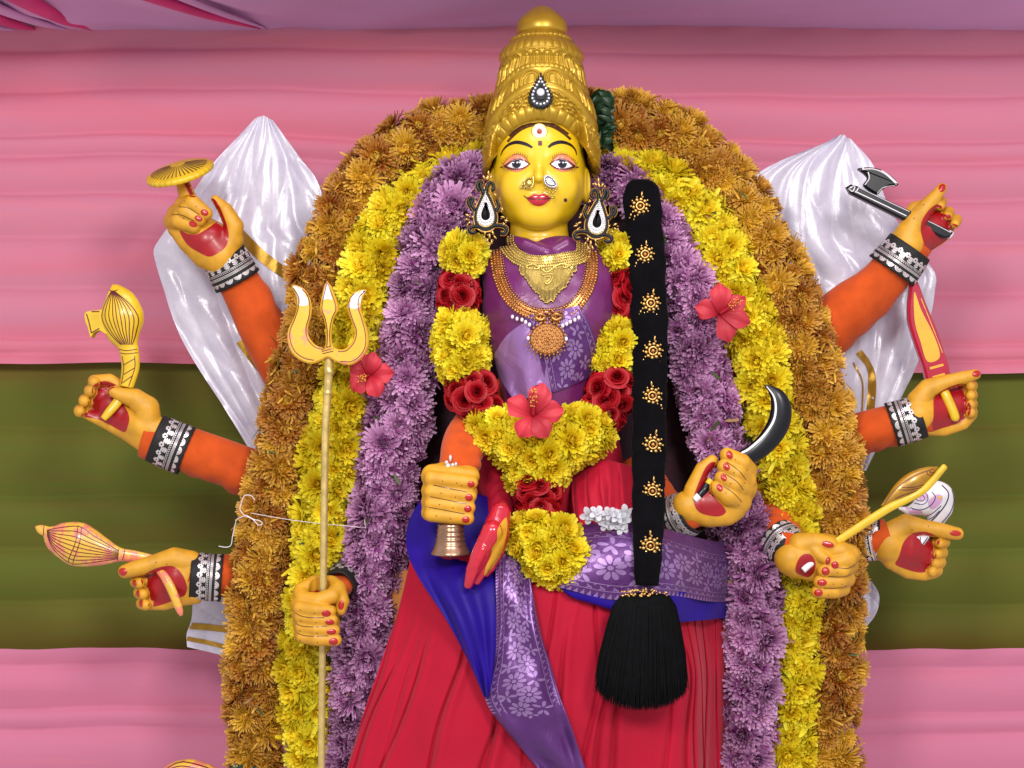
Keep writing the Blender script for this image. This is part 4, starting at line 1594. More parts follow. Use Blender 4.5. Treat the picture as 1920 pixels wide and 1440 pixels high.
def swept(name, Z, d, axis, m, parent, seg=20, flat=0.6, n=80):
    A = np.array(Z.ps(axis))
    C = resample(catmull(A, 10), n)
    V, f, u = tube(C[:, :3], C[:, 3], seg, True, flat)
    o = mk(name, V, f, m, parent, Fr(d), True, u)
    return o, bvh_of(V, f)


def prop_thing(name, label, cat, Z, d, at):
    return thing(name, label, cat, tuple(Fr(d)([Z.p(at) + (0,)])[0]))


# ---- 1 upper left: hand with the disc
Z = Zm(260, 200, 4.0)
arm = make_arm([(402, 452, -88), (432, 498, -100), (470, 570, -120), (505, 640, -140), (560, 730, -150), (640, 800, -150)], [36, 40, 47, 50, 52, 52],
               'raised arm in orange sleeve holding the gold disc', 1)
hand(arm, Z, -82, [[(610, 1120, 0, 36), (520, 1010, -2, 42), (440, 960, -4, 40)], [(500, 1110, 0, 26), (390, 1010, 2, 20), (300, 910, 4, 20)],
                   [(700, 1000, 2, 22), (640, 1080, 0, 28)]],
     [[(690, 1010, 4, 22), (722, 900, 10, 18), (660, 780, 14, 14), (588, 702, 16, 8)],
      [(268, 862, 10, 18), (335, 862, 34, 17), (445, 912, 38, 14)], [(295, 810, 12, 18), (390, 805, 42, 16), (492, 868, 44, 12.5)],
      [(350, 750, 14, 18), (440, 745, 44, 16), (540, 822, 46, 12.5)], [(400, 745, 14, 17), (372, 660, 16, 15), (330, 540, 16, 12)]],
     red=[[(332, 945), (400, 968), (470, 970), (540, 930), (592, 870), (600, 800), (566, 745), (560, 705), (590, 708), (640, 790), (688, 930), (690, 1010), (660, 1080), (565, 1135), (480, 1105), (390, 1045)],
          [(352, 548), (384, 545), (440, 650), (470, 700), (430, 700), (395, 650)]],
     nails=[(450, 902, 8, 5.5, 20), (494, 862, 7.5, 5.5, 25), (540, 820, 7.5, 6, 25)],
     lines=[[(285, 830), (360, 835), (460, 880)], [(345, 775), (420, 785), (500, 835)]], marks=[(385, 730), (480, 775), (350, 770), (430, 822), (380, 860)])
cuff(arm, (414, 470, -92), (446, 526, -108), 42, 47)
w = prop_thing('war_disc', 'scalloped gold disc with dark rays balanced on the raised finger', 'disc', Z, -74, (320, 560))
c = np.array([340, 322, 16.0])
ax_ = np.array([-0.20, -0.86, 0.42])
ax_ /= np.linalg.norm(ax_)
e1 = np.cross(ax_, (0, 0, 1.0))
e1 /= np.linalg.norm(e1)
e2 = np.cross(ax_, e1)
prof = [(0, 13), (12, 12.5), (30, 10), (46, 6.5), (58, 2.5), (63, 0), (64, -3), (63, -8), (58, -10), (40, -8), (0, -7)]
nn = 132
th = np.linspace(0, 2 * np.pi, nn, endpoint=False)
V = []
for r, hh in prof:
    sc = 1 + (0.03 * np.abs(np.sin(th * 16)) - 0.02 if r > 55 else 0 * th)
    V.append(c + (e1 * np.cos(th)[:, None] + e2 * np.sin(th)[:, None]) * (r * sc)[:, None] + ax_ * hh)
V = np.concatenate(V)
f = grid_faces(len(prof), nn, False, True)
mk('disc', V, f, M_WYEL, w, Fr(-74))
bv = bvh_of(V, f)
for k in range(40):
    a = 2 * math.pi * k / 40
    pts = [(c + (e1 * math.cos(a) + e2 * math.sin(a)) * r)[:2] - np.array([0, 0]) + (ax_ * hh)[:2] for r, hh in ((14, 12.3), (34, 9.2), (54, 4.0))]
    V2, f2 = stroke_vf(pts, [0.6, 1.5, 1.8], bv, 0.5, 4, 6)
    if f2 and (e1 * math.cos(a) + e2 * math.sin(a))[2] > -0.3:
        mk('painted_ray', V2, f2, M_BROWN, w, Fr(-74))

# ---- 2 middle left: club with a fin
Z = Zm(120, 520, 3.79)
arm = make_arm([(272, 818, -88), (320, 832, -92), (400, 862, -110), (470, 888, -135), (560, 915, -150), (660, 930, -150)], [40, 43, 46, 48, 50, 50],
               'arm in orange sleeve with the upright finned club', 2)
hand(arm, Z, -84, [[(650, 1100, 0, 30), (560, 1060, 0, 32), (450, 1010, -14, 32), (320, 910, -20, 32), (270, 850, -20, 26)],
                   [(130, 962, 0, 8), (280, 1030, -6, 11), (430, 1105, -4, 13), (570, 1160, 0, 22)]],
     [[(218, 738, 2, 12), (320, 730, -4, 12), (400, 780, -8, 12)],
      [(600, 1060, 4, 26), (594, 930, 8, 24), (520, 862, 14, 19), (440, 838, 20, 14), (372, 812, 24, 10)]] +
     [[(x + 70, y + 14, -18, 13), (x, y, -2, 12), (x + 16, y + 6, 16, 10.5)] for x, y in ((216, 742), (185, 805), (146, 875), (112, 948))],
     red=[[(240, 765), (290, 738), (345, 750), (388, 778), (350, 806), (362, 858), (430, 905), (484, 990), (474, 1060), (440, 1098), (340, 1050), (240, 1005), (145, 985), (200, 925), (192, 885), (230, 850), (222, 805)]])
cuff(arm, (290, 822, -90), (350, 845, -98), 46, 48)
w = prop_thing('club', 'upright golden club with a fin on its bulb, held in middle left hand', 'club', Z, -80, (310, 1000))
ho, bv = swept('club_head', Z, -80, [(350, 52, 6, 1), (368, 85, 6, 14), (400, 170, 6, 32), (418, 280, 6, 41), (432, 390, 6, 34), (458, 480, 6, 20), (470, 530, 6, 18), (478, 640, 6, 17), (452, 780, 8, 13)], M_WYEL, w, 24, 0.62)
swept('club_tail', Z, -80, [(420, 840, 12, 10), (385, 900, 18, 9), (340, 960, 24, 8), (304, 1005, 27, 6)], M_WYEL, w, 14, 0.7, 20)
V, f = prism(catmull(Z.ps([(270, 235), (210, 240), (168, 255), (165, 300), (185, 360), (208, 430), (225, 400), (270, 380), (330, 400), (330, 240)]), 4, True), -6, 18, 0.8)
mk('club_fin', V, f, M_WYEL, w, Fr(-80), False)
fb = bvh_of(V, f)
for ln in ([(178, 262), (196, 320), (214, 400)], [(215, 246), (270, 246)], [(210, 398), (270, 365)]):
    stroke('painted_line', Z.ps(ln), 2.0, fb, M_LINE, w, Fr(-80), 0.6)
for q in (-0.92, -0.72, -0.5, -0.28, -0.1, 0.1, 0.3, 0.5, 0.72, 0.92):
    pts = [(362 + 10 * q, 98), (398 + 95 * q, 190), (418 + 140 * q, 290), (436 + 100 * q, 395), (460 + 44 * q, 480)]
    stroke('painted_line', Z.ps(pts), 1.6, bv, M_LINE, w, Fr(-80), 0.5)
for ln in ([(322, 88), (365, 102), (400, 92)], [(398, 512), (460, 522), (530, 512)], [(400, 536), (460, 545), (535, 536)], [(425, 560), (438, 650), (418, 780)], [(516, 560), (515, 650), (465, 800)],
           [(436, 625), (515, 580)], [(440, 690), (515, 645)], [(430, 750), (500, 700)]):
    stroke('painted_line', Z.ps(ln), 1.5, bv, M_LINE, w, Fr(-80), 0.5)

# ---- 3 lower left: club pointing left
Z = Zm(50, 900, 4.236)
arm = make_arm([(358, 1078, -84), (392, 1086, -88), (440, 1075, -105), (500, 1060, -135), (580, 1050, -150), (660, 1040, -150)], [36, 39, 42, 46, 48, 48],
               'short orange sleeve of the arm with the slanting club', 3)
hand(arm, Z, -80, [[(1330, 770, -4, 36), (1200, 780, -12, 42), (1080, 840, -18, 36), (1010, 900, -18, 26)], [(960, 1000, -2, 8), (1090, 995, -4, 10), (1210, 950, -2, 13), (1320, 900, 0, 22)]],
     [[(1300, 660, 2, 24), (1180, 625, 6, 22), (1020, 660, 14, 17), (880, 695, 20, 15), (805, 715, 22, 13)]] +
     [[(x + 90, y, -14, 13), (x, y, 2, 12), (x + 45, y + 4, 20, 10)] for x, y in ((872, 805), (900, 893), (922, 978))],
     red=[[(935, 760), (1000, 715), (1080, 680), (1180, 672), (1262, 735), (1298, 830), (1272, 905), (1200, 930), (1140, 965), (1010, 1000), (990, 930), (965, 850), (942, 800)]],
     nails=[(800, 712, 8.5, 7.5, 0), (882, 806, 5, 6.5, -20), (908, 890, 4.5, 6.5, -10), (932, 966, 4.5, 6.5, -10)], marks=[(1056, 640), (1140, 655), (880, 905)])
cuff(arm, (358, 1080, -84), (416, 1083, -93), 44, 45)
w = prop_thing('club', 'striped pink and gold club pointing left, held in lowest left hand', 'club', Z, -78, (1250, 1060))
ho, bv = swept('club_head', Z, -78, [(76, 368, 6, 1.5), (110, 385, 6, 8), (152, 402, 6, 10), (170, 412, 6, 12), (240, 450, 6, 28), (390, 500, 6, 41), (500, 535, 6, 37), (640, 572, 6, 24), (750, 590, 6, 13), (860, 605, 4, 11), (1010, 628, 2, 8)], M_WPINK, w, 24, 0.62)
swept('club_tail', Z, -78, [(1060, 705, 14, 7), (1130, 770, 26, 8.5), (1190, 880, 30, 8.5), (1240, 1010, 30, 7), (1256, 1060, 30, 3)], M_WPINK, w, 14, 0.7, 24)
for q in (-0.9, -0.66, -0.42, -0.2, 0.02, 0.24, 0.46, 0.68, 0.9):
    pts = [(180 + 5 * q, 412 + 20 * q), (260 - 20 * q, 458 + 95 * q), (400 - 40 * q, 505 + 160 * q), (520 - 30 * q, 540 + 125 * q), (740 - 5 * q, 588 + 35 * q)]
    stroke('painted_line', Z.ps(pts), 1.5, bv, M_LINE, w, Fr(-78), 0.5)
for ln in ([(432, 350), (425, 480), (350, 650)], [(462, 365), (455, 490), (385, 665)], [(150, 360), (150, 400), (145, 440)], [(745, 540), (742, 590), (735, 635)], [(790, 545), (785, 590), (775, 630)]):
    stroke('painted_line', Z.ps(ln), 1.5, bv, M_LINE, w, Fr(-78), 0.6)

# ---- 4 upper right: axe
Z = Zm(1380, 240, 3.13)
arm = make_arm([(1716, 450, -84), (1690, 482, -90), (1640, 540, -105), (1580, 590, -125), (1520, 640, -145), (1430, 690, -150), (1340, 720, -150)], [38, 42, 52, 57, 59, 58, 56],
               'raised arm in orange sleeve holding the black axe', 4)
hand(arm, Z, -80, [[(1010, 680, 0, 34), (1080, 620, -8, 32), (1160, 580, -16, 34), (1210, 530, -16, 24)], [(1100, 700, -6, 14), (1200, 640, -10, 12), (1250, 600, -10, 12)]],
     [[(1000, 650, 4, 28), (1035, 565, 10, 22), (1105, 470, 14, 16), (1160, 405, 16, 12), (1195, 358, 16, 9.5)],
      [(1110, 460, -6, 14), (1060, 470, -14, 14), (1030, 520, -12, 14)]] +
     [[(x - 40, y + 30, -14, 12), (x, y, 0, 11), (x - 18, y + 26, 14, 9)] for x, y in ((1205, 435), (1248, 495), (1292, 540))],
     red=[[(1100, 500), (1150, 460), (1185, 465), (1205, 510), (1238, 520), (1255, 565), (1285, 585), (1255, 640), (1190, 690), (1112, 728), (1072, 660), (1062, 570)]],
     nails=[(1188, 362, 8.5, 6.5, -60)], marks=[(1078, 460), (1020, 540)])
cuff(arm, (1706, 462, -86), (1672, 508, -96), 45, 51)
w = prop_thing('axe', 'black axe with white trim lines held in raised right hand', 'axe', Z, -70, (1260, 630))
hp = Z.ps([(642, 348), (668, 334), (706, 344), (1010, 486), (1266, 612), (1250, 646), (1205, 648), (980, 545), (665, 388)])
V, f = prism(hp, -6, 12, 4)
mk('axe_handle', V, f, M_WBLK, w, Fr(-70), False)
hb = bvh_of(V, f)
bl = catmull(Z.ps([(712, 240), (780, 232), (850, 247), (915, 288), (950, 335), (895, 345), (850, 368), (822, 392), (746, 342), (768, 300), (750, 272)]), 4, True)
V, f = prism(bl, -4, 8, 4)
mk('axe_blade', V, f, M_WBLK, w, Fr(-70), False)
bb_ = bvh_of(V, f)
for ln in ([(690, 376), (850, 452), (990, 520)], [(712, 352), (860, 424), (1010, 495)], [(654, 360), (690, 342), (676, 376), (654, 360)], [(1090, 535), (1180, 580), (1250, 616)], [(714, 350), (694, 384)]):
    stroke('white_trim', Z.ps(ln), 1.7, hb, M_WWHT, w, Fr(-70), 0.6, 5)
for ln, ww in (([(722, 243), (800, 240), (870, 268), (940, 330)], 5.0), ([(770, 262), (776, 300), (752, 336)], 1.8), ([(930, 340), (860, 352), (824, 386)], 1.8)):
    stroke('white_trim', Z.ps(ln), ww, bb_, M_WWHT, w, Fr(-70), 0.6, 6)
V, f, u = tube([Z.p((1238, 618, 4)), Z.p((1262, 634, 4))], 8, 10, True, 0.9)
mk('axe_pommel', V, f, M_WWHT, w, Fr(-70))

# ---- 5 middle right: dagger
Z = Zm(1500, 520, 4.235)
arm = make_arm([(1738, 778, -84), (1700, 790, -90), (1640, 806, -110), (1590, 822, -135), (1520, 840, -150), (1430, 850, -150)], [36, 39, 42, 44, 48, 50],
               'arm in orange sleeve gripping the crimson dagger', 5)
hand(arm, Z, -80, [[(940, 1090, 0, 34), (1100, 1060, -16, 38), (1240, 1010, -20, 34)], [(985, 1205, 0, 12), (1150, 1215, -4, 11), (1300, 1165, -4, 11), (1360, 1095, -2, 11)]],
     [[(940, 980, 4, 22), (1010, 885, 8, 19), (1150, 832, 14, 14), (1280, 796, 18, 12.5), (1368, 772, 20, 10)]] +
     [[(1290, y, -18, 13), (1362, y, -2, 12), (1336, y + 4, 16, 9)] for y in (862, 935, 1008, 1072)],
     red=[[(1040, 965), (1120, 890), (1240, 845), (1292, 865), (1300, 950), (1326, 1020), (1320, 1085), (1262, 1150), (1120, 1195), (1012, 1222), (1026, 1120)]],
     nails=[(1366, 766, 9, 6, -10)], marks=[(1145, 818)])
cuff(arm, (1728, 780, -86), (1672, 797, -97), 41, 43)
w = prop_thing('dagger', 'crimson dagger with yellow painted blade held point up by white silk', 'dagger', Z, -86, (1215, 1130))
bl = catmull(Z.ps([(888, -10), (930, 40), (990, 200), (1080, 420), (1140, 600), (1178, 720), (1172, 830), (1020, 850), (965, 700), (890, 480), (853, 330), (858, 150)]), 4, True)
V, f = prism(bl, -6, 10, 4)
mk('dagger_blade', V, f, M_CRIM, w, Fr(-86), False)
db = bvh_of(V, f)
for pl in ([(896, 118), (950, 260), (1050, 460), (1098, 630), (1000, 668), (945, 510), (900, 350)],):
    decal('painted_panel', Z.ps(pl), db, M_WORG, w, Fr(-86), 0.6, 5)
for ln, ww, m_ in (([(1020, 724), (1126, 694)], 4.5, M_WORG), ([(1042, 795), (1138, 768)], 4.5, M_WORG), ([(950, 170), (1050, 420), (1120, 600)], 1.4, M_WPINK)):
    stroke('painted_bar', Z.ps(ln), ww, db, m_, w, Fr(-86), 0.6)
swept('dagger_handle', Z, -80, [(1120, 890, 10, 7), (1135, 920, 14, 9), (1190, 1060, 20, 9), (1210, 1120, 20, 8), (1214, 1142, 20, 3)], M_WYEL, w, 14, 0.8, 20)

# ---- 6 lower right, outer: conch
Z = Zm(1420, 840, 4.235)
arm = make_arm([(1668, 1008, -84), (1640, 1014, -90), (1600, 1014, -120), (1540, 1005, -150), (1430, 990, -150)], [36, 38, 42, 46, 48], 'arm behind the orange garland holding the conch', 6)
hand(arm, Z, -80, [[(1040, 760, 0, 36), (1180, 790, -14, 44), (1320, 850, -20, 36)], [(1070, 900, 0, 16), (1200, 985, -4, 13), (1330, 1005, -4, 12), (1405, 990, -2, 11)]],
     [[(1060, 690, 4, 26), (1170, 605, 8, 20), (1300, 625, 14, 15), (1430, 645, 18, 14), (1562, 672, 20, 12)]] +
     [[(x - 70, y, -16, 13), (x, y, 2, 12), (x - 50, y + 4, 18, 9)] for x, y in ((1478, 745), (1462, 830), (1446, 905), (1420, 970))],
     red=[[(1092, 860), (1122, 745), (1200, 675), (1300, 655), (1390, 690), (1420, 730), (1385, 790), (1392, 850), (1360, 905), (1330, 975), (1250, 980), (1120, 938), (1076, 910)]],
     nails=[(1535, 664, 11, 5.5, 5)], marks=[(1325, 610), (1200, 640)])
cuff(arm, (1656, 1010, -86), (1624, 1014, -96), 36, 39)
w = prop_thing('conch', 'white conch shell with blue spiral lines in the lower right outer hand', 'conch', Z, -90, (1270, 800))


def conch_sdf(Q):
    c = [Z.p(q) for q in ((1400, 400, 4), (1330, 500, 4))]
    d_ = sd_ell(Q, c[0], (36, 34, 20))
    d_ = smin(d_, sd_chain(Q, [Z.p((1450, 380, 4, 22)), Z.p((1460, 480, 4, 20)), Z.p((1400, 590, 4, 16)), Z.p((1330, 660, 4, 10))]), 8)
    d_ = smin(d_, sd_chain(Q, [Z.p((1290, 470, 6, 16)), Z.p((1200, 500, 4, 9)), Z.p((1130, 480, 0, 3))]), 10)
    return d_


V, f = nets(conch_sdf, Z.p((1100, 230)) + (-30,), Z.p((1600, 720)) + (34,), 1.9)
mk('shell', V, f, M_WWHT, w, Fr(-96))
cb = bvh_of(V, f)
for ln, ww, m_ in (([(1445, 290), (1490, 350), (1470, 430), (1400, 530), (1350, 585)], 2.2, M_WBLK), ([(1530, 330), (1545, 420), (1500, 520), (1430, 605)], 2.4, M_NAVY),
                   ([(1260, 385), (1290, 370), (1305, 395), (1280, 415), (1245, 400), (1255, 360), (1310, 350), (1330, 400), (1290, 440), (1220, 430)], 1.5, M_NAVY),
                   ([(1360, 340), (1385, 385), (1350, 450), (1270, 485), (1200, 470)], 1.7, M_NAVY), ([(1430, 450), (1360, 520), (1280, 550), (1210, 540)], 1.5, M_NAVY),
                   ([(1420, 490), (1360, 555), (1290, 580)], 1.5, M_NAVY), ([(1400, 380), (1420, 385), (1435, 390)], 4.5, M_WPINK)):
    stroke('painted_line', Z.ps(ln), ww, cb, m_, w, Fr(-96), 0.5, 6)
M_LILP = mat('lilac_shell_paint', (206, 160, 200), 0.4, 0, 0.3)
for pl in ([(1330, 420), (1400, 360), (1440, 380), (1420, 440), (1360, 480)], [(1170, 470), (1230, 480), (1290, 500), (1270, 545), (1210, 530)], [(1260, 350), (1320, 345), (1330, 390), (1280, 420)]):
    decal('lilac_tint', Z.ps(pl), cb, M_LILP, w, Fr(-96), 0.3, 4)
V, f = prism(Z.ps([(1222, 690), (1340, 685), (1345, 705), (1275, 800), (1260, 795)]), 8, 22, 3)
mk('shell_tip', V, f, M_WWHT, w, Fr(-80), False)
tb = bvh_of(V, f)
for ln in ([(1270, 695), (1268, 780)], [(1330, 695), (1285, 760)]):
    stroke('painted_line', Z.ps(ln), 1.5, tb, M_NAVY, w, Fr(-80), 0.5)

# ---- 7 lower right, inner: lotus bud
arm = make_arm([(1500, 1040, 30), (1478, 1028, 18), (1462, 996, -20), (1440, 950, -70), (1400, 900, -110)], [32, 35, 40, 44, 46], 'arm in front of the garlands holding the lotus bud', 7)
hand(arm, Z, 40, [[(270, 880, 0, 32), (380, 850, -8, 38), (540, 850, -8, 40), (640, 900, -10, 38)], [(300, 960, 0, 16), (420, 1000, -6, 14)], [(480, 1000, -4, 14), (600, 1080, -4, 20)]],
     [[(730, 850, 0, 21), (690, 875, 24, 18), (580, 905, 30, 12.5)], [(726, 930, 2, 18), (650, 955, 26, 16), (505, 960, 30, 13)], [(706, 1035, 2, 17), (620, 1045, 24, 15), (478, 1050, 26, 13)],
      [(676, 1115, 0, 15), (590, 1125, 20, 14), (458, 1130, 22, 12)], [(340, 770, 4, 24), (450, 745, 14, 19), (560, 755, 20, 15)], [(560, 800, 18, 15), (650, 810, 18, 18), (720, 840, 10, 18)],
      [(440, 800, 20, 14), (490, 850, 28, 12), (525, 875, 32, 10)]],
     red=[[(288, 900), (330, 838), (390, 828), (425, 865), (440, 920), (430, 990), (395, 1020), (340, 1005), (286, 970)]],
     nails=[(530, 750, 12, 6, 15), (526, 876, 4.5, 7.5, 10), (580, 908, 7, 7, 0), (507, 957, 7.5, 8, 0), (482, 1048, 9, 6.5, 0), (458, 1131, 8, 7, 0)],
     marks=[(570, 1060), (535, 1150), (640, 1062), (600, 970)], lines=[[(600, 930), (690, 935), (745, 905)], [(530, 1000), (640, 1005), (715, 985)], [(500, 1095), (600, 1095), (690, 1082)]])
cuff(arm, (1484, 1034, 20), (1456, 1006, -8), 37, 40)
w = prop_thing('lotus_bud', 'golden lotus bud on a yellow stalk leaning right across the orange garland', 'lotus bud', Z, 56, (400, 960))
swept('stalk', Z, 56, [(552, 795, 2, 7), (800, 630, 2, 8), (1040, 478, 2, 8), (1200, 400, 4, 7), (1330, 320, 4, 7), (1480, 150, 4, 6), (1492, 138, 4, 3)], M_WYEL, w, 14, 0.7, 60)
swept('stalk_end', Z, 56, [(452, 885, 8, 6), (352, 965, 14, 6)], M_WWHT, w, 12, 0.7, 12)
ho, bv = swept('bud', Z, 56, [(985, 462, -4, 1), (1060, 420, -4, 11), (1160, 345, -4, 20), (1260, 270, -4, 21), (1360, 200, -4, 13), (1440, 155, -4, 2)], mat('bud_gold', (168, 122, 26), 0.35, 0.3, 0.4, 0.3, 30), w, 18, 0.6, 50)
for ln in ([(1090, 400), (1160, 370), (1290, 330)], [(1110, 330), (1200, 330), (1310, 310)], [(1140, 310), (1220, 310), (1320, 290)], [(1340, 180), (1350, 210), (1400, 215)], [(1360, 175), (1375, 195), (1410, 195)], [(1010, 440), (1120, 300), (1280, 205), (1400, 165)]):
    stroke('painted_line', Z.ps(ln), 1.4, bv, M_LINE, w, Fr(56), 0.6)

# ---- 8 sickle hand
Z = Zm(1180, 700, 4.0)
arm = make_arm([(1306, 952, 110), (1282, 966, 96), (1250, 965, 70), (1215, 930, 30), (1180, 880, 0)], [30, 38, 44, 48, 50], 'orange sleeve of the arm raising the black sickle', 8)
hand(arm, Z, 120, [[(440, 1000, -6, 30), (580, 980, -14, 42), (740, 970, -10, 40), (830, 850, -12, 34)], [(480, 1050, 0, 18), (600, 1078, 4, 18), (720, 1060, 6, 20)]],
     [[(455, 1010, 0, 22), (478, 870, 4, 17), (545, 720, 4, 14), (620, 655, 4, 11)],
      [(880, 730, 0, 20), (830, 665, 22, 17), (720, 608, 24, 14)], [(870, 800, 4, 20), (795, 742, 28, 17), (696, 692, 28, 13.5)], [(850, 870, 4, 20), (770, 822, 30, 17.5), (676, 778, 28, 13.5)],
      [(820, 960, 2, 24), (735, 910, 26, 21), (645, 855, 26, 15)]],
     red=[[(474, 925), (505, 830), (562, 705), (610, 662), (645, 680), (618, 760), (600, 850), (622, 915), (690, 992), (706, 1035), (650, 1064), (540, 1046), (486, 1000)]],
     nails=[(731, 604, 6, 8.5, -20), (706, 690, 6, 8, -20), (685, 770, 5.5, 7.5, -20), (655, 846, 5.5, 7.5, -20)],
     marks=[(775, 640), (760, 735), (735, 815), (865, 720), (845, 815), (700, 885), (800, 980)],
     lines=[[(710, 655), (790, 715), (855, 790)], [(700, 745), (780, 800), (835, 868)], [(675, 830), (750, 880), (825, 955)]])
cuff(arm, (1298, 958, 104), (1268, 972, 84), 39, 44)
w = prop_thing('sickle', 'curved black sickle blade like a horn, held over purple asters', 'sickle', Z, 118, (520, 930))
ho, bv = swept('sickle_blade', Z, 118, [(1010, 86, 0, 0.8), (1060, 118, 0, 7), (1112, 175, 0, 15), (1138, 260, 0, 19.5), (1122, 370, 0, 21), (1060, 480, 0, 20), (960, 580, 0, 18), (850, 635, 0, 15), (760, 660, 0, 12)], M_WBLK, w, 24, 0.6)
stroke('white_highlight', Z.ps([(1028, 98), (1078, 170), (1092, 260), (1072, 360), (1000, 468), (900, 560), (830, 600)]), [1.5, 3, 3.5, 4, 4, 4, 3], bv, M_WWHT, w, Fr(118), 0.6, 8)  # white stroke paints the gloss highlight along the inner curve
swept('sickle_handle', Z, 120, [(600, 800, 10, 7), (560, 858, 20, 7), (510, 918, 22, 7)], M_WBLK, w, 12, 0.8, 12)
swept('handle_tip', Z, 120, [(514, 912, 22, 7.4), (478, 945, 22, 6)], M_WWHT, w, 12, 0.8, 8)
swept('handle_ring', Z, 120, [(606, 800, 14, 7.6), (584, 832, 18, 7.8)], M_WYEL, w, 12, 0.8, 8)

# ---- 9 bell hand
Z = Zm(760, 700, 3.428)
arm = make_arm([(850, 905, 180), (860, 868, 160), (872, 830, 110), (900, 790, 50), (930, 740, 0)], [32, 38, 40, 42, 44], 'orange sleeve of the arm ringing the brass bell', 9)
hand(arm, Z, 205, [[(185, 650, -14, 18), (300, 640, -22, 24), (420, 655, -14, 16)], [(190, 760, -16, 20), (300, 800, -20, 30), (400, 770, -16, 18)], [(180, 890, -16, 16), (280, 910, -20, 20), (370, 910, -16, 14)]],
     [[(152, y - 14, -4, 15), (172, y - 10, 18, 14), (300, y + 2, 24, 13.5), (428 - 8 * i, y + 16, 20, 12)] for i, y in enumerate((682, 768, 842, 912))] +
     [[(160, 640, -8, 14), (300, 640, 4, 14), (430, 662, 2, 14)]],
     nails=[(426, 706, 7, 6.5, 10), (412, 790, 7.5, 7, 0), (405, 862, 7.5, 6.5, 0), (392, 930, 7.5, 6.5, 0)],
     marks=[(245, 685), (335, 698), (365, 714), (235, 762), (325, 788), (225, 835), (310, 855), (205, 906), (295, 925)],
     lines=[[(185, 712), (300, 735), (400, 755)], [(165, 785), (290, 808), (395, 830)], [(140, 850), (270, 872), (385, 895)]], kf=8.0)
w = prop_thing('hand_bell', 'small ringed copper bell hanging from the fist over blue cloth', 'bell', Z, 207, (292, 1165))
pf = [(940, 20), (966, 22), (972, 25), (985, 24), (1000, 24.5), (1004, 26), (1012, 25), (1030, 25.5), (1034, 27), (1042, 26), (1060, 27), (1064, 28.4), (1072, 27.4), (1090, 29), (1094, 30), (1102, 29.6), (1120, 32), (1140, 35), (1152, 37), (1160, 37.5), (1165, 36), (1158, 33), (1120, 28), (1040, 22)]
a = np.linspace(0, 2 * np.pi, 48, endpoint=False)
V = np.stack([np.stack([Z.p((292, 0))[0] + r * np.cos(a), np.full(48, Z.p((0, y))[1]), r * np.sin(a)], 1) for y, r in pf])
mk('bell_body', V.reshape(-1, 3), grid_faces(len(pf), 48, False, True), M_BRASS, w, Fr(207), flip=False)
V, f = ball(Z.p((292, 1168, 0)), 6)
mk('clapper', V, f, M_BRASS, w, Fr(207))
tp = Bag()
for x, y, d_, r in ((300, 640, 0, (9, 4, 8)), (275, 600, 2, (6, 7, 5)), (265, 572, 2, (4, 4, 4)), (290, 545, 2, (3, 7, 3)), (310, 615, 3, (8, 6, 6)), (330, 625, 3, (7, 6, 5)), (325, 585, 2, (3, 5, 3)), (345, 635, 0, (6, 4, 5)), (285, 625, 5, (5, 5, 4)), (305, 590, 4, (4, 5, 4)), (370, 640, 0, (5, 3, 5))):
    V, f = ball(Z.p((x, y, d_)), r, 10, 7)
    tp.add(V, f)
tp.mk('handle_finial', M_SILV, w, Fr(207))

# ---- 10 trident hand
Z = Zm(400, 1100, 4.235)
arm = make_arm([(624, 1116, 50), (646, 1088, -10), (672, 1050, -80), (700, 990, -110), (740, 940, -120)], [24, 27, 32, 38, 40], 'arm behind the purple asters gripping the trident', 10)
hand(arm, Z, 80, [[(690, 60, -10, 15), (720, 96, 6, 15), (840, 104, 14, 15), (950, 70, 6, 15), (985, 20, -14, 15), (920, -8, -34, 15), (780, -8, -34, 15), (690, 40, -16, 15)],
                  [(700, 170, -8, 15), (840, 200, -30, 20), (940, 190, -14, 15)], [(720, 280, -8, 14), (840, 300, -30, 20), (940, 290, -14, 14)], [(730, 370, -8, 14), (840, 380, -28, 18), (940, 370, -14, 12)]],
     [[(672 + 8 * i, y - 20, 0, 14), (700 + 8 * i, y - 12, 20, 13), (830, y + 2, 30, 12.5), (945 + 14 * i, y + 14, 22, 10.5)] for i, y in enumerate((166, 240, 318, 395))] +
     [[(990, 40, -8, 15), (1026, 120, -2, 13), (1012, 185, 2, 10)]],
     nails=[(914, 190, 8.5, 6.5, 10), (942, 260, 8.5, 5.5, 5), (955, 336, 9, 5.5, 0), (970, 412, 8.5, 7, 0), (1020, 140, 5.5, 9, 5)],
     marks=[(710, 165), (825, 185), (712, 250), (835, 258), (705, 330), (845, 342), (706, 408), (848, 415), (765, 292)],
     lines=[[(650, 185), (740, 216), (900, 222)], [(655, 270), (740, 292), (920, 290)], [(665, 345), (750, 365), (930, 366)]], cuts=[[(838, -60, -10, 19), (838, 110, -10, 19)]], kf=4.0)
th = np.linspace(0, 2 * np.pi, 28, endpoint=False)
cx_, cy_ = Z.p((838, 0))
V = np.concatenate([[[cx_ + 19.4 * np.cos(t), cy_ + 8, -10 + 19.4 * np.sin(t)] for t in th], [[cx_ + 19.4 * np.cos(t), cy_ + 27, -10 + 19.4 * np.sin(t)] for t in th], [[cx_, cy_ + 27, -10]]])
mk('palm', V, grid_faces(2, 28, False, True) + [(56, 28 + j, 28 + (j + 1) % 28) for j in range(28)], M_REDP, arm, Fr(80))
cuff(arm, (634, 1102, 28), (656, 1072, -46), 30, 32)
w = thing('trident', 'tall gold trident with painted prongs and ribbed brass shaft', 'trident', tuple(Fr(74)([(602, 1500, 0)])[0]))
Z = Zm(500, 500, 1.947)
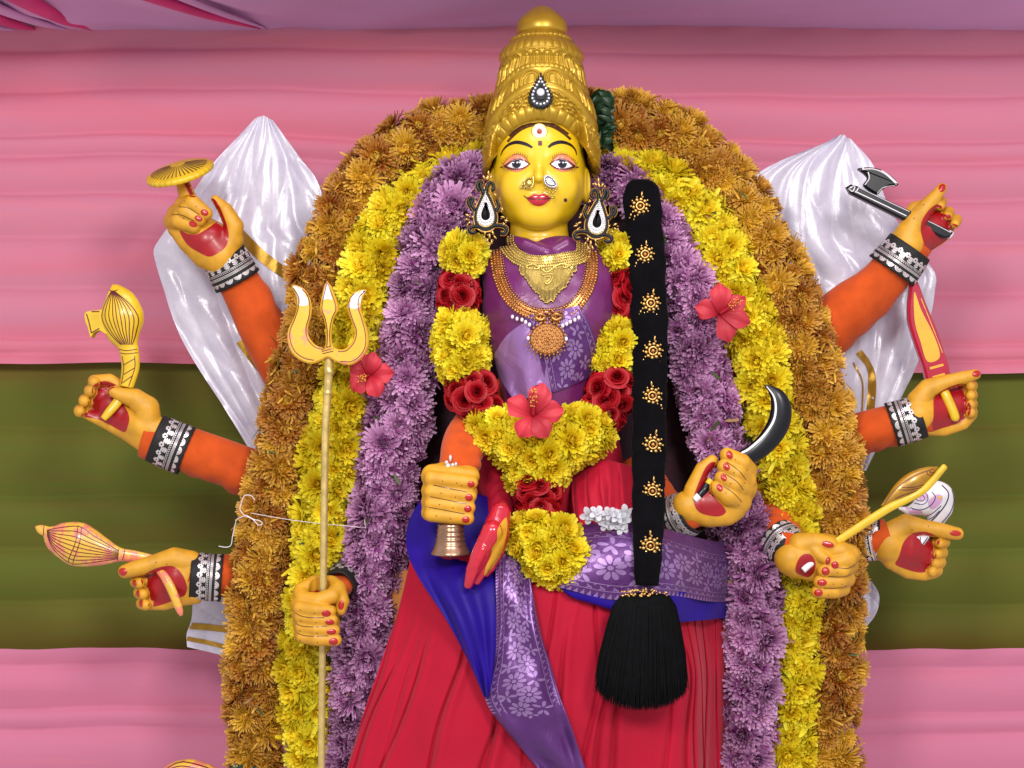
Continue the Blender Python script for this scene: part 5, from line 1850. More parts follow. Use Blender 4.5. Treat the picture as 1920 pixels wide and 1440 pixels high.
lp = [(92, 68), (130, 76), (152, 100), (165, 140), (163, 180), (152, 220), (155, 255), (178, 285), (205, 297), (215, 290), (218, 240), (210, 190), (196, 148), (222, 52), (262, 146), (246, 190), (238, 240), (242, 288), (265, 302), (290, 298),
      (315, 270), (322, 235), (308, 195), (297, 155), (302, 118), (325, 92), (366, 84), (354, 108), (345, 150), (358, 195), (372, 245), (372, 290), (352, 330), (318, 356), (285, 358), (250, 345), (225, 332), (200, 344), (165, 355), (130, 345), (95, 318), (78, 275), (80, 230), (100, 190), (112, 150), (110, 110)]
V, f = prism(catmull(Z.ps(lp), 3, True), -5, 9, 3)
M_TRI = mat('trident_gold_paint', (224, 172, 44), 0.32, 0.15, 0.5, 0.1, 20, 0.05, 200, 0.5, 0, ((232, 148, 100), 22, 0.55))
mk('trident_head', V, f, M_TRI, w, Fr(80), False)
hb = bvh_of(V, f)
for pl in ([(98, 74), (128, 80), (150, 104), (152, 140), (118, 140), (114, 108)], [(362, 87), (328, 96), (306, 120), (302, 150), (338, 150), (348, 112)], [(222, 62), (206, 120), (210, 122), (224, 118), (238, 122), (240, 118)]):
    decal('white_tip', Z.ps(pl), hb, M_WWHT, w, Fr(80), 0.5, 6)
for ln in ([(98, 78), (118, 110), (118, 150), (104, 195), (88, 235), (90, 275), (108, 312), (140, 334), (175, 342)], [(132, 84), (150, 104), (160, 145), (156, 185), (146, 222), (150, 260), (176, 292), (210, 304)],
           [(222, 60), (204, 148), (216, 190), (224, 240), (222, 295)], [(224, 60), (254, 146), (240, 190), (232, 240), (234, 295)], [(360, 90), (340, 112), (336, 150), (350, 196), (362, 246), (362, 288), (345, 322), (312, 346), (270, 346)], [(322, 98), (304, 122), (304, 155), (316, 195), (330, 235), (322, 275), (294, 306), (262, 310)],
           [(205, 300), (245, 288)], [(203, 310), (247, 298)], [(206, 318), (246, 308)]):
    stroke('painted_line', Z.ps(ln), 1.6, hb, M_LINE, w, Fr(80), 0.7, 5)
A = np.array([Z.p((226, 330)) + (-2, 8.0), Z.p((226, 372)) + (-2, 8.0), Z.p((228, 385)) + (-2, 9.0), Z.p((226, 395)) + (-2, 7.4), Z.p((222, 455)) + (-2, 7.4), Z.p((222, 460)) + (-2, 9), Z.p((221, 468)) + (-2, 7), (610, 800, -2, 6.6), (607, 1000, -2, 6.4), (604, 1250, -2, 6.2), (602, 1500, -2, 6.2)])
C = resample(A, 420)
V, f, u = tube(C[:, :3], C[:, 3], 20, True)
n = 420 * 20
tt, th = u[:n, 0] * 900, u[:n, 1] * 2 * np.pi
cen = np.repeat(C[:, :3], 20, 0)
V[:n] = cen + (V[:n] - cen) * (1 + 0.09 * np.abs(np.sin(th * 0.5 + tt * 0.12)) ** 0.3)[:, None]
mk('trident_shaft', V, f, mat('brass_shaft', (208, 182, 112), 0.3, 0.45, 0, 0.2, 50, 0.1, 400), w, Fr(74))

# ---- 11 giving hand, palm turned sideways
Z = Zm(760, 700, 3.428)
arm = make_arm([(936, 985, 120), (936, 950, 100), (926, 900, 60), (920, 840, 10)], [22, 26, 30, 34], 'red sleeved arm of the lowered giving hand', 11, M_REDC)
M_PALMG = mat('glossy_red_palm', (186, 16, 44), 0.22, 0, 0.6, 0.12, 30)
gh = hand(arm, Z, 232, [[(610, 900, -14, 20), (590, 980, -4, 24), (560, 1080, 4, 24), (530, 1160, 8, 20)]],
          [[(560, 1010, 20, 20), (490, 1140, 26, 17), (440, 1250, 28, 14), (408, 1345, 28, 8.5)], [(590, 1040, 4, 18), (545, 1160, 12, 15), (490, 1270, 16, 11), (462, 1330, 16, 7)],
           [(620, 1030, -14, 16), (590, 1150, -4, 13), (545, 1250, 2, 9), (520, 1290, 2, 6)],
           [(500, 1120, 38, 9), (478, 1165, 38, 9)], [(470, 1185, 38, 8), (452, 1225, 38, 8)], [(448, 1245, 37, 7), (434, 1280, 36, 7)], [(428, 1300, 35, 6), (416, 1335, 33, 5)]],
          kf=3, m=M_PALMG, yel=[[(612, 960), (650, 925), (655, 1000), (640, 1080), (610, 1170), (560, 1245), (510, 1290), (520, 1230), (552, 1160), (560, 1110), (590, 1060), (592, 1000)]])
# ------------------------------------------------------------------ braid with brooches and tassel
M_VELVET = mat('black_velvet', (7, 6, 9), 0.95, 0, 0, 0.4, 30, 0.4, 500, 0.08, 0.12)
M_HAIR = mat('black_tassel_thread', (5, 5, 7), 0.8, 0, 0, 0.4, 60, 0, 500, 0.12, 0)
br = thing('braid', 'long black velvet braid with gold brooches and a full black tassel', 'braid', tuple(F0([P(1205, 1330, 262)])[0]))
bp = [(1203, 340, 40, 20), (1203, 350, 44, 29), (1204, 372, 50, 34), (1207, 420, 58, 35), (1214, 520, 78, 34), (1218, 620, 100, 33), (1218, 720, 124, 31), (1217, 820, 150, 30), (1216, 920, 190, 29), (1215, 1000, 236, 27), (1214, 1060, 262, 23), (1213, 1098, 268, 19)]
C = resample(np.array([P(x, y, d) + (r,) for x, y, d, r in catmull(bp, 8)]), 150)
V, f, u = tube(C[:, :3], C[:, 3], 32, True, 0.42)
n = 150 * 32
cen = np.repeat(C[:, :3], 32, 0)
t, th = u[:n, 0], u[:n, 1] * 2 * np.pi
V[:n] = cen + (V[:n] - cen) * (1 + 0.03 * np.sin(t * 40 + 2 * np.sin(th)) + 0.025 * np.sin(t * 95 + th * 3) + 0.012 * nrg.normal(size=n))[:, None]
mk('velvet_band', V, f, M_VELVET, br, F0, True, u)
bvb = bvh_of(V, f)
# fuzz on the edge of the velvet
bf = Bag()
for i in range(1500):
    j = rng.randrange(n)
    p_ = V[j]
    q = (p_ - cen[j])
    q = q / np.linalg.norm(q)
    e = p_ + q * rng.uniform(1.5, 4) + np.array([rng.uniform(-2, 2), rng.uniform(-2, 2), rng.uniform(-1, 1)])
    s_ = np.array([0.4, 0.4, 0.2])
    bf.add([p_ - s_, p_ + s_, e], [(0, 1, 2)])
bf.mk('velvet_nap', M_VELVET, br, F0)['kind'] = 'stuff'


def brooch_mesh():
    b = Bag()
    V, f, u = tube([(5.4 * math.cos(a), 5.4 * math.sin(a), 2) for a in np.linspace(0, 2 * math.pi, 17)], 1.5, 6, False)
    b.add(V, f)
    b.add(*ball((0, 0, 2), (3.0, 3.0, 2.6)), m=1)
    for k in range(10):
        a = 2 * math.pi * k / 10 + 0.3
        b.add(*ball((9.4 * math.cos(a), 9.4 * math.sin(a), 1.0), (3.0, 2.6, 2.2), 7, 5))
        b.add(*ball((13.2 * math.cos(a + 0.15), 13.2 * math.sin(a + 0.15), 0.6), (1.7, 1.7, 1.5), 6, 4))
    b.add(*ball((0, -17, 0.6), (1.5, 4.5, 1.4), 6, 5))
    for k in range(5):
        x = (k - 2) * 5.6
        y = 17 - abs(k - 2) * 1.4
        b.add(*ball((x, y, 0.4), (1.5, 2.6, 1.4), 6, 4))
        b.add(*ball((x * 1.08, y + 4.5, 0.2), (1.2, 1.5, 1.2), 6, 4))
    V = np.concatenate(b.V)
    V = np.stack([V[:, 0], -V[:, 2], -V[:, 1]], 1)
    return mesh_only('brooch', V, [q[::-1] for q in b.F], [M_GOLD, M_GOLDO], None, b.M)


BM = brooch_mesh()
for x, y, d, r in ((1199, 388, 52, 8), (1208, 478, 70, 6), (1219, 569, 92, 12), (1223, 658, 110, 8), (1222, 742, 130, -4), (1223, 833, 156, 14), (1222, 920, 192, 6), (1218, 1022, 248, 0)):
    q = P(x, y, d)
    h, nn = drop(bvb, q[0], q[1])
    inst('brooch', BM, br, F0([(q[0], q[1], (h or d) + 0.6)])[0], Matrix.Rotation(math.radians(r), 3, 'Y'), S * rng.uniform(1.28, 1.42) * (D - d) / D)
# tassel
tc = np.array(P(1209, 1110, 266))
bt = Bag()
for i in range(4200):
    a = rng.uniform(0, 2 * math.pi)
    rr = math.sqrt(rng.random())
    sx, sz = math.cos(a) * rr, math.sin(a) * rr
    L = rng.uniform(0.9, 1.04) * (1 - 0.05 * rr * rr)
    pts = []
    w0 = rng.uniform(-4, 4)
    for t in (0, 0.12, 0.35, 0.7, 1.0):
        wd = np.interp(t, [0, 0.12, 0.35, 0.7, 1.0], [42, 54, 63, 74, 80])
        dp = np.interp(t, [0, 0.12, 0.35, 0.7, 1.0], [10, 20, 26, 30, 30])
        pts.append(tc + np.array([sx * wd + w0 * t - 6 * t, t * 204 * L * 0.95 + 6 * rr * rr * (1 - t) - 22 * t * abs(sx) ** 3, sz * dp + 4]))
    pts = np.array(pts)
    hw = np.array([0.9, 0, 0.25])
    V = np.stack([pts - hw, pts + hw], 1).reshape(-1, 3)
    V[-2:] = pts[-1] + np.array([[-0.2, 0, 0], [0.2, 0, 0]])
    bt.add(V, grid_faces(5, 2))
bt.mk('tassel', M_HAIR, br, F0)['kind'] = 'stuff'
bc = Bag()
for k in range(60):
    a = rng.uniform(-1, 1)
    b = rng.uniform(-1, 1)
    bc.add(*ball(tc + np.array([a * 40, b * 7 * (1 - 0.5 * abs(a)) - 2 + 4 * abs(a), 14 * math.sqrt(max(0, 1 - a * a)) + rng.uniform(0, 4)]), (rng.uniform(1.5, 4), rng.uniform(1.2, 2.6), 2.2), 7, 5))
bc.mk('gold_cap', M_GOLD, br, F0)['kind'] = 'stuff'

# ------------------------------------------------------------------ chest garland
cg = thing('rose_garland', 'chest garland of yellow chrysanthemum bunches and deep red roses with a tail', 'garland', tuple(F0([P(1030, 1100, 240)])[0]))
M_COREY = mat('yellow_petal_core', (150, 126, 10), 0.8, 0, 0, 0.3, 40)
M_CORER = mat('red_petal_core', (96, 4, 14), 0.8, 0, 0, 0.3, 40)


def bunch(cx, cy, rx, ry, kind, d, n, r, dz=None):
    c = np.array(P(cx, cy, d))
    dz = dz or min(rx, ry) * 0.8
    core = np.array([rx - r * 0.8, ry - r * 0.8, dz - r * 0.4])
    core = np.maximum(core, 6)
    V, f = ball(c, core, 16, 10)
    mk('bunch_core', V, f, M_CORER if kind == 'rose' else M_COREY, cg, F0)
    g = math.pi * (3 - math.sqrt(5))
    for i in range(n):
        z = 1 - (i + 0.5) / n * 1.12
        q = math.sqrt(max(0, 1 - z * z))
        a = g * i + rng.uniform(-.15, .15)
        nr_ = np.array([q * math.cos(a), q * math.sin(a), z])
        ps = c + nr_ * (core + r * rng.uniform(-0.1, 0.3))
        place_flower(kind, ps, nr_ / core * core.mean() + np.array((rng.uniform(-.3, .3), rng.uniform(-.3, .3), 0.15)), r * rng.uniform(0.78, 1.25), cg, 1.0, 'rose' if kind == 'rose' else 'flower')


for a_ in ((872, 482, 44, 48, 'yellow', 56, 15, 27), (860, 556, 48, 62, 'rose', 64, 22, 24), (854, 604, 44, 40, 'rose', 62, 10, 22), (862, 630, 54, 60, 'yellow', 78, 18, 30), (866, 678, 52, 56, 'yellow', 84, 15, 29),
           (884, 736, 56, 58, 'rose', 92, 18, 25), (904, 778, 48, 50, 'rose', 98, 14, 24),
           (1152, 480, 34, 50, 'yellow', 54, 13, 25), (1164, 562, 34, 70, 'rose', 64, 18, 23), (1156, 642, 44, 50, 'yellow', 82, 14, 28), (1148, 676, 44, 42, 'yellow', 88, 9, 27), (1150, 732, 56, 58, 'rose', 98, 18, 25), (1130, 776, 52, 52, 'rose', 104, 14, 24),
           (930, 806, 58, 54, 'yellow', 116, 17, 30), (972, 822, 58, 60, 'yellow', 130, 15, 31), (1094, 806, 56, 54, 'yellow', 122, 17, 30), (1056, 826, 60, 60, 'yellow', 132, 15, 31), (1014, 846, 70, 70, 'yellow', 136, 20, 31), (1008, 890, 62, 44, 'yellow', 142, 14, 29),
           (1010, 930, 52, 50, 'rose', 160, 18, 24), (1010, 970, 48, 46, 'rose', 175, 13, 23), (1022, 1006, 66, 56, 'yellow', 200, 18, 31), (1040, 1046, 62, 54, 'yellow', 206, 17, 31)):
    bunch(*a_)

# ------------------------------------------------------------------ hibiscus
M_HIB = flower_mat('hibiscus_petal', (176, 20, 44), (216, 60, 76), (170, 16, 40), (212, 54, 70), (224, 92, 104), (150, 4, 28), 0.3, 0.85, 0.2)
M_STAM = mat('stamen_yellow', (226, 160, 60), 0.6)


def hibiscus(x, y, d, petals, label, st, tilt):
    root = thing('hibiscus', label, 'flower', tuple(F0([P(x, y, d)])[0]), 'hibiscus flowers tucked into the garlands')
    c = np.array(P(x, y, d))
    for k, (ang, L, w) in enumerate(petals):
        a = math.radians(ang)
        nu, nv = 14, 13
        V, U = np.zeros((nu, nv, 3)), np.zeros((nu, nv, 2))
        ph = rng.uniform(0, 6)
        for i in range(nu):
            t = i / (nu - 1)
            ww = w * (0.16 + 0.84 * math.sin(min(1, t * 1.25) * math.pi / 2) ** 1.2) * math.sqrt(max(0.02, 1 - max(0, (t - 0.72) / 0.28) ** 2 * 0.8))
            for j in range(nv):
                s_ = 2 * j / (nv - 1) - 1
                ll = L * t * (1 - 0.12 * s_ * s_)
                z = 16 * math.sin(t * 2.2) - 10 * t * t + 5 * (k % 2) + 3.5 * math.sin(5 * s_ + ph) * t * t + 5 * abs(s_) * t * (1 - t) - 4 * (1 - t)
                z += 0.7 * math.cos(s_ * 14)
                V[i, j] = c + (math.cos(a) * ll - math.sin(a) * s_ * ww / 2, math.sin(a) * ll + math.cos(a) * s_ * ww / 2, z)
                U[i, j] = (0.3 + 0.7 * t, 0.5 + 0.4 * t)
        mk('petal', V.reshape(-1, 3), grid_faces(nu, nv), M_HIB, root, F0, True, U.reshape(-1, 2))
    e = c + np.array([st[0], st[1], 34])
    cv = catmull([c + (0, 0, 4), (c + e) / 2 + (0, 0, 6), e], 8)
    V, f, u = tube(cv, np.linspace(3, 1.6, len(cv)), 10)
    mk('stamen_column', V, f, M_HIB, root, F0, True, np.full((len(V), 2), 0.6))
    b = Bag()
    for i in range(34):
        t = rng.uniform(0.45, 1.0)
        p_ = cv[int(t * (len(cv) - 1))] + np.array([rng.uniform(-6, 6), rng.uniform(-6, 6), rng.uniform(-2, 6)])
        b.add(*ball(p_, 1.3, 6, 4))
    b.mk('anthers', M_STAM, root, F0)['kind'] = 'stuff'
    return root


hibiscus(1350, 588, 30, [(-165, 48, 40), (-92, 56, 42), (-32, 56, 34), (18, 58, 36), (72, 56, 40)], 'red hibiscus on the yellow garland, right side below the axe', (36, -26), 0)
hibiscus(692, 704, 34, [(-150, 40, 36), (-78, 44, 38), (-8, 46, 38), (62, 44, 36), (140, 42, 38)], 'red hibiscus beside the trident between yellow and purple garlands', (-14, 8), 0)
hibiscus(1000, 778, 218, [(-150, 52, 42), (-72, 58, 42), (-10, 54, 40), (58, 46, 38), (124, 46, 38)], 'red hibiscus in the middle of the chest garland', (0, -44), 0)

# small white flowers on the lap
M_WPET = flower_mat('white_petal', (206, 206, 214), (222, 222, 228), (206, 206, 214), (218, 218, 226), (230, 230, 234), (200, 204, 190), 0.3, 0.85)
wf = thing('white_flowers', 'little bunch of white flowers on the purple lap cloth', 'flowers', tuple(F0([P(1145, 1000, 200)])[0]))
bw = Bag()
for k in range(5):
    petal(bw, k * 1.257, 0.35, -0.3, 1.0, 0.75, 0.05, 0, 0.6, 0.3, 0.1)
for k in range(4):
    petal(bw, k * 1.57 + 0.5, 1.0, 0.5, 0.6, 0.5, 0.04, 0.05, 0.5, 0.4, 0.1)
WM = mesh_only('white_flower', np.concatenate(bw.V), bw.F, [M_WPET], np.concatenate(bw.U))
for x, y in ((1128, 970), (1142, 962), (1156, 968), (1168, 976), (1150, 980), (1136, 982), (1164, 988), (1120, 962), (1104, 966), (1172, 962)):
    inst('white_flower', WM, wf, F0([P(x, y, 212 + rng.uniform(-4, 8))])[0], face_matrix((rng.uniform(-.5, .5), rng.uniform(-.6, .3), 1), rng.uniform(0, 6)), S * rng.uniform(11, 15))

# green leaves
M_LEAF = mat('dark_green_leaf', (18, 52, 24), 0.45, 0, 0, 0.3, 30, 0.2, 120)
for (cx, cy, d, rx, ry, n, lab) in ((1130, 226, -30, 15, 52, 46, 'dark green leaves tucked beside the crown, right'), (1548, 1438, -50, 46, 10, 18, 'dark green leaves ending the orange garland, bottom right'),
                                    (452, 1444, -44, 26, 6, 9, 'few dark green leaves at the foot of the orange garland, bottom left')):
    lf = thing('leaf_bunch', lab, 'leaves', tuple(F0([P(cx, cy + ry, d)])[0]))
    for i in range(n):
        c = np.array(P(cx + rng.uniform(-rx, rx), cy + rng.uniform(-ry, ry), d + rng.uniform(-8, 16)))
        a = rng.uniform(0, 6.28)
        L, w = rng.uniform(20, 34), rng.uniform(9, 15)
        rows_ = []
        ph, ph2 = rng.uniform(-8, 8), rng.uniform(-5, 5)
        for t in np.linspace(0, 1, 7):
            ww = w * math.sin(math.pi * min(0.97, t * 0.9 + 0.06)) ** 0.8
            for s_ in (-1, -0.5, 0, 0.5, 1):
                z = 6 * math.sin(t * 3) + ph * 2.2 * (t - 0.5) + 2.5 * abs(s_) + ph2 * s_
                rows_.append(c + (math.cos(a) * L * (t - 0.5) - math.sin(a) * s_ * ww / 2, math.sin(a) * L * (t - 0.5) + math.cos(a) * s_ * ww / 2, z))
        mk('leaf', rows_, grid_faces(7, 5), M_LEAF, lf, F0)

# white string round the garlands
M_STR = mat('white_string', (224, 212, 214), 0.7, 0, 0, 0.1, 60)
b = Bag()
for pts, r in (([(470, 962, 2), (540, 974, 8), (604, 982, 22), (650, 986, 26), (686, 990, 28)], 0.6), ([(686, 990, 28), (684, 980, 30), (684, 974, 30)], 0.7),
               ([(478, 938, 2), (470, 929, 4), (458, 930, 4), (452, 945, 2), (450, 955, 2), (456, 964, 4), (462, 968, 6)], 0.85), ([(462, 968, 6), (474, 974, 10), (484, 984, 12), (492, 982, 12), (486, 976, 12), (476, 974, 10), (462, 966, 6)], 0.85),
               ([(462, 967, 6), (452, 970, 0), (444, 974, -6), (440, 988, -14), (436, 1006, -18), (433, 1022, -20), (424, 1026, -22), (410, 1024, -24)], 0.85)):
    V, f, u = tube(catmull([P(*q) for q in pts], 8), r, 8)
    b.add(V, f)
o = b.mk('tied_string', M_STR, None, F0)
prop(o, 'thin white string tied round the orange garland with a small bow', 'string')

# striped prop just showing at the lower left edge
Z1 = Zm(0, 0, 1)
w = thing('club', 'top of a striped pink and yellow club showing at bottom edge, left', 'club', tuple(Fr(-80)([(356, 1520, 0)])[0]))
ho, bv = swept('club_head', Z1, -80, [(286, 1462, 0, 4), (320, 1462, 0, 32), (352, 1466, 0, 43), (390, 1470, 0, 36), (430, 1476, 0, 22), (470, 1480, 0, 14)], M_WPINK, w, 24, 0.62)
for q in (-0.95, -0.8, -0.6, -0.4, -0.2):
    stroke('painted_line', [(300, 1462 + 14 * q), (330, 1464 + 36 * q), (356, 1466 + 41 * q), (395, 1470 + 33 * q), (430, 1476 + 18 * q)], 1.6, bv, M_LINE, w, Fr(-80), 0.5)

# ------------------------------------------------------------------ jewellery
def gem_prism(b, poly, d0, d1, bev, m=0):
    V, f = prism(poly, d0, d1, bev)
    b.add(V, f, None, m)


def tear(cx, cy, w, h, n=26, tip=1.5):
    out = []
    for t in np.linspace(0, 2 * math.pi, n, endpoint=False):
        y = -math.cos(t)
        x = math.sin(t) * (math.sin(t / 2) ** tip)
        out.append((cx + x * w / 2 / 0.78, cy + y * h / 2))
    return np.array(out)


def along(poly, step, closed=True):
    p_ = np.concatenate([poly, poly[:1]]) if closed else np.asarray(poly)
    L = np.sum(np.linalg.norm(np.diff(p_, axis=0), axis=1))
    q = resample(p_, max(3, int(L / step)) + 1)
    return q[:-1] if closed else q


M_ENAM = mat('black_enamel', (6, 5, 7), 0.3, 0, 0, 0.2, 30, 0, 300, 0.25)


def earring(label, mir, dx, dy, rot):
    fr = Fr(104)
    Z = Zm(820, 220, 4.8)
    c0 = np.array(Z.p((435, 850)))

    def T(q):
        v = np.array(q[:2], float) - c0
        if mir:
            v[0] = -v[0]
        a = math.radians(rot)
        v = np.array([v[0] * math.cos(a) - v[1] * math.sin(a), v[0] * math.sin(a) + v[1] * math.cos(a)])
        r_ = c0 + v + (dx, dy)
        return tuple(r_) + tuple(q[2:])

    root = thing('earring', label, 'earring', tuple(fr([T(Z.p((470, 1130))) + (0,)])[0]), 'black and gold drop earrings')
    tp_ = lambda pts: np.array([T(Z.p(q)) for q in pts])
    dr = tear(c0[0], c0[1] - 6, 49, 86)
    big = np.array([T(q) for q in dr])
    for nm_, sc, d0, d1, m_ in (('gold_frame', 1.08, 0, 5, M_GOLD), ('black_enamel', 1.0, 1, 7, M_ENAM), ('gold_rim', 0.8, 3, 7.6, M_GOLDL), ('stone_bed', 0.74, 3, 8.2, M_SILV)):
        ctr = np.array(T(tuple(c0 + (0, 4))))
        V, f = prism(ctr + (big - ctr) * sc, d0, d1, 1.2)
        mk(nm_, V, f, m_, root, fr, False)
    ctr = np.array(T(tuple(c0 + (0, 4))))
    b = Bag()
    for sc, st in ((0.68, 4.0), (0.52, 3.6)):
        for q in along(ctr + (big - ctr) * sc, st):
            b.add(*ball((q[0], q[1], 9), (1.8, 1.8, 1.6), 7, 5))
    b.mk('clear_stones', M_STONE, root, fr)['kind'] = 'stuff'
    V, f = prism(ctr + (big - ctr) * 0.4, 4, 11, 3)
    mk('black_stone', V, f, M_ENAM, root, fr, True)
    for pts in ([(415, 690), (392, 620), (398, 585), (372, 590), (362, 630), (380, 665)], [(440, 690), (452, 620), (475, 592), (505, 610), (508, 650), (485, 662)],
                [(340, 840), (310, 790), (318, 740), (290, 735), (280, 775), (300, 810)], [(400, 990), (340, 985), (295, 1000), (292, 1030), (320, 1045), (352, 1030)],
                [(470, 990), (540, 975), (600, 985), (622, 1010), (605, 1045), (565, 1045)], [(530, 850), (555, 800), (545, 770), (535, 740)]):
        q = tp_(pts)
        cv = catmull(np.column_stack([q, np.full(len(q), 3.0)]), 6)
        V, f, u = tube(cv, 5.0, 10, True, 0.7)
        s1 = mk('gold_scroll', V, f, M_GOLD, root, fr)
        V, f, u = tube(cv + (0, 0, 2.0), 3.4, 10, True, 0.7)
        mk('enamel_scroll', V, f, M_ENAM, s1, fr)
    b = Bag()
    r_ = random.Random(5)
    for x, y, L, an in [(450, 545, 10, -70), (420, 540, 9, -120), (480, 540, 9, -40), (460, 500, 9, -90), (520, 700, 8, 30), (560, 760, 9, 60), (585, 830, 9, 80), (590, 900, 9, 20), (620, 930, 9, 10), (600, 960, 8, 50),
                        (270, 880, 9, 200), (262, 920, 8, 160), (285, 950, 8, 140), (430, 1040, 10, 100), (470, 1070, 10, 90), (500, 1040, 10, 70), (450, 1110, 9, 110), (490, 1120, 9, 80), (470, 1150, 7, 90), (520, 1080, 8, 50), (420, 1080, 8, 130), (355, 930, 7, 200), (320, 900, 7, 220)]:
        c = np.array(T(Z.p((x, y))))
        a = math.radians(an if not mir else 180 - an)
        V, f = ball((0, 0, 0), (L * 0.55, L * 0.24, 2.4), 8, 6)
        V = np.column_stack([c[0] + V[:, 0] * math.cos(a) - V[:, 1] * math.sin(a), c[1] + V[:, 0] * math.sin(a) + V[:, 1] * math.cos(a), V[:, 2] + 2.5])
        b.add(V, f)
        b.add(*ball((c[0] + r_.uniform(-5, 5), c[1] + r_.uniform(-5, 5), 2.5), r_.uniform(1.3, 2.2), 7, 5))
    b.mk('gold_leaves', M_GOLD, root, fr)['kind'] = 'stuff'
    return root


earring('black and gold drop earring with clear stones, left of the face', False, 0, 0, 0)
earring('black and gold drop earring with clear stones, right of the face', True, 209, 14, 6)


def bead_rows(b, path, offs, step, r, bvh, lift, m=0, squash=1.0, jit=0.0):
    p_ = catmull(path, 10)
    T = np.gradient(p_, axis=0)
    T /= np.linalg.norm(T, axis=1)[:, None]
    N = np.stack([-T[:, 1], T[:, 0]], 1)
    for k, o_ in enumerate(offs):
        q = along(p_ + N * o_, step, False)
        for i, v in enumerate(q):
            h, nn = drop(bvh, v[0], v[1], 400)
            if h is None:
                continue
            rr = r * (1 + rng.uniform(-jit, jit))
            b.add(*ball((v[0], v[1], h + lift), (rr, rr * squash, rr), 7, 5), m=m)


Z = Zm(870, 320, 4.235)
# short necklace
nk = thing('necklace', 'short flat gold necklace with a pointed fringe below the throat', 'necklace', tuple(FT([Z.p((650, 1080)) + (80,)])[0]))
col = [(340, 520), (345, 600), (400, 680), (490, 735), (590, 752), (700, 745), (800, 725), (890, 705), (935, 670), (940, 590)]
V, f = stroke_vf(Z.ps(col), 25, TB, 2.2, 12, 25)
mk('collar_band', V, f, M_GOLDL, nk, FT)
b = Bag()
bead_rows(b, Z.ps(col), (-12, -7, -2, 3, 8), 4.2, 1.9, TB, 3.4, 0, 1, 0.2)
bead_rows(b, Z.ps(col), (13,), 4.4, 2.3, TB, 2.6, 0, 1.3, 0.2)
b.mk('collar_beads', M_GOLDL, nk, FT)['kind'] = 'stuff'
decal('pendant_plate', Z.ps([(470, 770), (560, 765), (660, 770), (760, 760), (870, 745), (830, 840), (760, 920), (650, 990), (560, 920), (500, 850)]), TB, M_GOLDL, nk, FT, 2.4, 5, False, 30)
b = Bag()
for q in np.linspace(440, 880, 44):
    y0 = 800 if 480 < q < 850 else 770
    y1 = np.interp(q, [430, 500, 560, 610, 650, 700, 740, 800, 840, 885], [815, 900, 985, 1050, 1078, 1060, 1000, 950, 860, 815]) + rng.uniform(-14, 8)
    ys = np.arange(y0, y1, 9)
    for i, yy in enumerate(ys):
        x, y = Z.p((q, yy))
        h, nn = drop(TB, x, y, 400)
        if h is None:
            continue
        last = i == len(ys) - 1
        b.add(*ball((x, y, h + 3.4), (1.1, 1.5, 1.1) if not last else (1.8, 2.4, 1.8), 6, 4))
b.mk('fringe', M_GOLDL, nk, FT)['kind'] = 'stuff'
b = Bag()
for pts in ([(605, 850), (700, 850), (650, 925), (605, 850)], [(625, 865), (680, 865), (650, 905), (625, 865)], [(480, 790), (540, 765), (590, 800), (540, 800)], [(690, 800), (760, 765), (830, 780), (770, 800)], [(600, 800), (650, 830), (700, 800)]):
    q = [tuple(v) + ((drop(TB, v[0], v[1], 400)[0] or 80) + 4.2,) for v in Z.ps(pts)]
    V, f, u = tube(catmull(q, 5), 1.7, 7)
    b.add(V, f)
b.mk('raised_emblem', M_GOLDL, nk, FT)
# long necklace
ln_ = thing('necklace', 'long antique gold temple necklace with round pendant and pearl drops', 'necklace', tuple(FT([Z.p((650, 1430)) + (100,)])[0]))
U_ = [(252, 560), (250, 640), (258, 730), (280, 850), (335, 990), (420, 1090), (530, 1150), (650, 1165), (770, 1148), (870, 1090), (945, 990), (992, 870), (1005, 760), (998, 660)]
V, f = stroke_vf(Z.ps(U_), 20, TB, 1.8, 10, 25)
mk('chain_band', V, f, M_GOLDO, ln_, FT)
b = Bag()
bead_rows(b, Z.ps(U_), (-9, -3, 3), 4.6, 2.4, TB, 3.4, 0, 1, 0.25)
bead_rows(b, Z.ps(U_), (9,), 5.6, 3.1, TB, 3.6, 0, 1, 0.2)
bead_rows(b, Z.ps(U_), (-13,), 5.0, 1.5, TB, 2.8, 0, 1, 0.2)
b.mk('chain_beads', M_GOLDO, ln_, FT)['kind'] = 'stuff'
pz = 112
V, f = prism(ell_poly(Z.p((650, 1350)), 31, 28, 0, 40), pz - 4, pz + 5, 2)
pend = mk('pendant_disc', V, f, M_GOLDO, ln_, FT, False)
b = Bag()
pc = np.array(Z.p((650, 1350)))
for R, n_, r in ((33, 26, 2.6), (26, 24, 2.4), (19, 16, 2.8), (11, 10, 2.6), (4, 5, 2.6)):
    for k in range(n_):
        a = 2 * math.pi * k / n_
        b.add(*ball((pc[0] + R * math.cos(a), pc[1] + R * 0.9 * math.sin(a), pz + 5.5), (r, r, r * rng.uniform(0.7, 1.4)), 7, 5))
for k in range(9):
    a = math.pi * (0.1 + 0.8 * k / 8)
    b.add(*ball((pc[0] + 39 * math.cos(a), pc[1] + 35 * math.sin(a), pz + 1), (1.8, 2.6, 1.8), 6, 5))
b.mk('pendant_beads', M_GOLDO, pend, FT)['kind'] = 'stuff'
b = Bag()
for i in range(150):
    x, y = rng.uniform(525, 800), rng.uniform(1130, 1265)
    if abs(x - 660) > 140 - (y - 1130) * 0.75 * 0.8:
        continue
    q = Z.p((x, y))
    b.add(*ball((q[0], q[1], pz - 4 + rng.uniform(0, 4)), (rng.uniform(1.6, 3.6), rng.uniform(1.4, 2.6), 2.6), 7, 5))
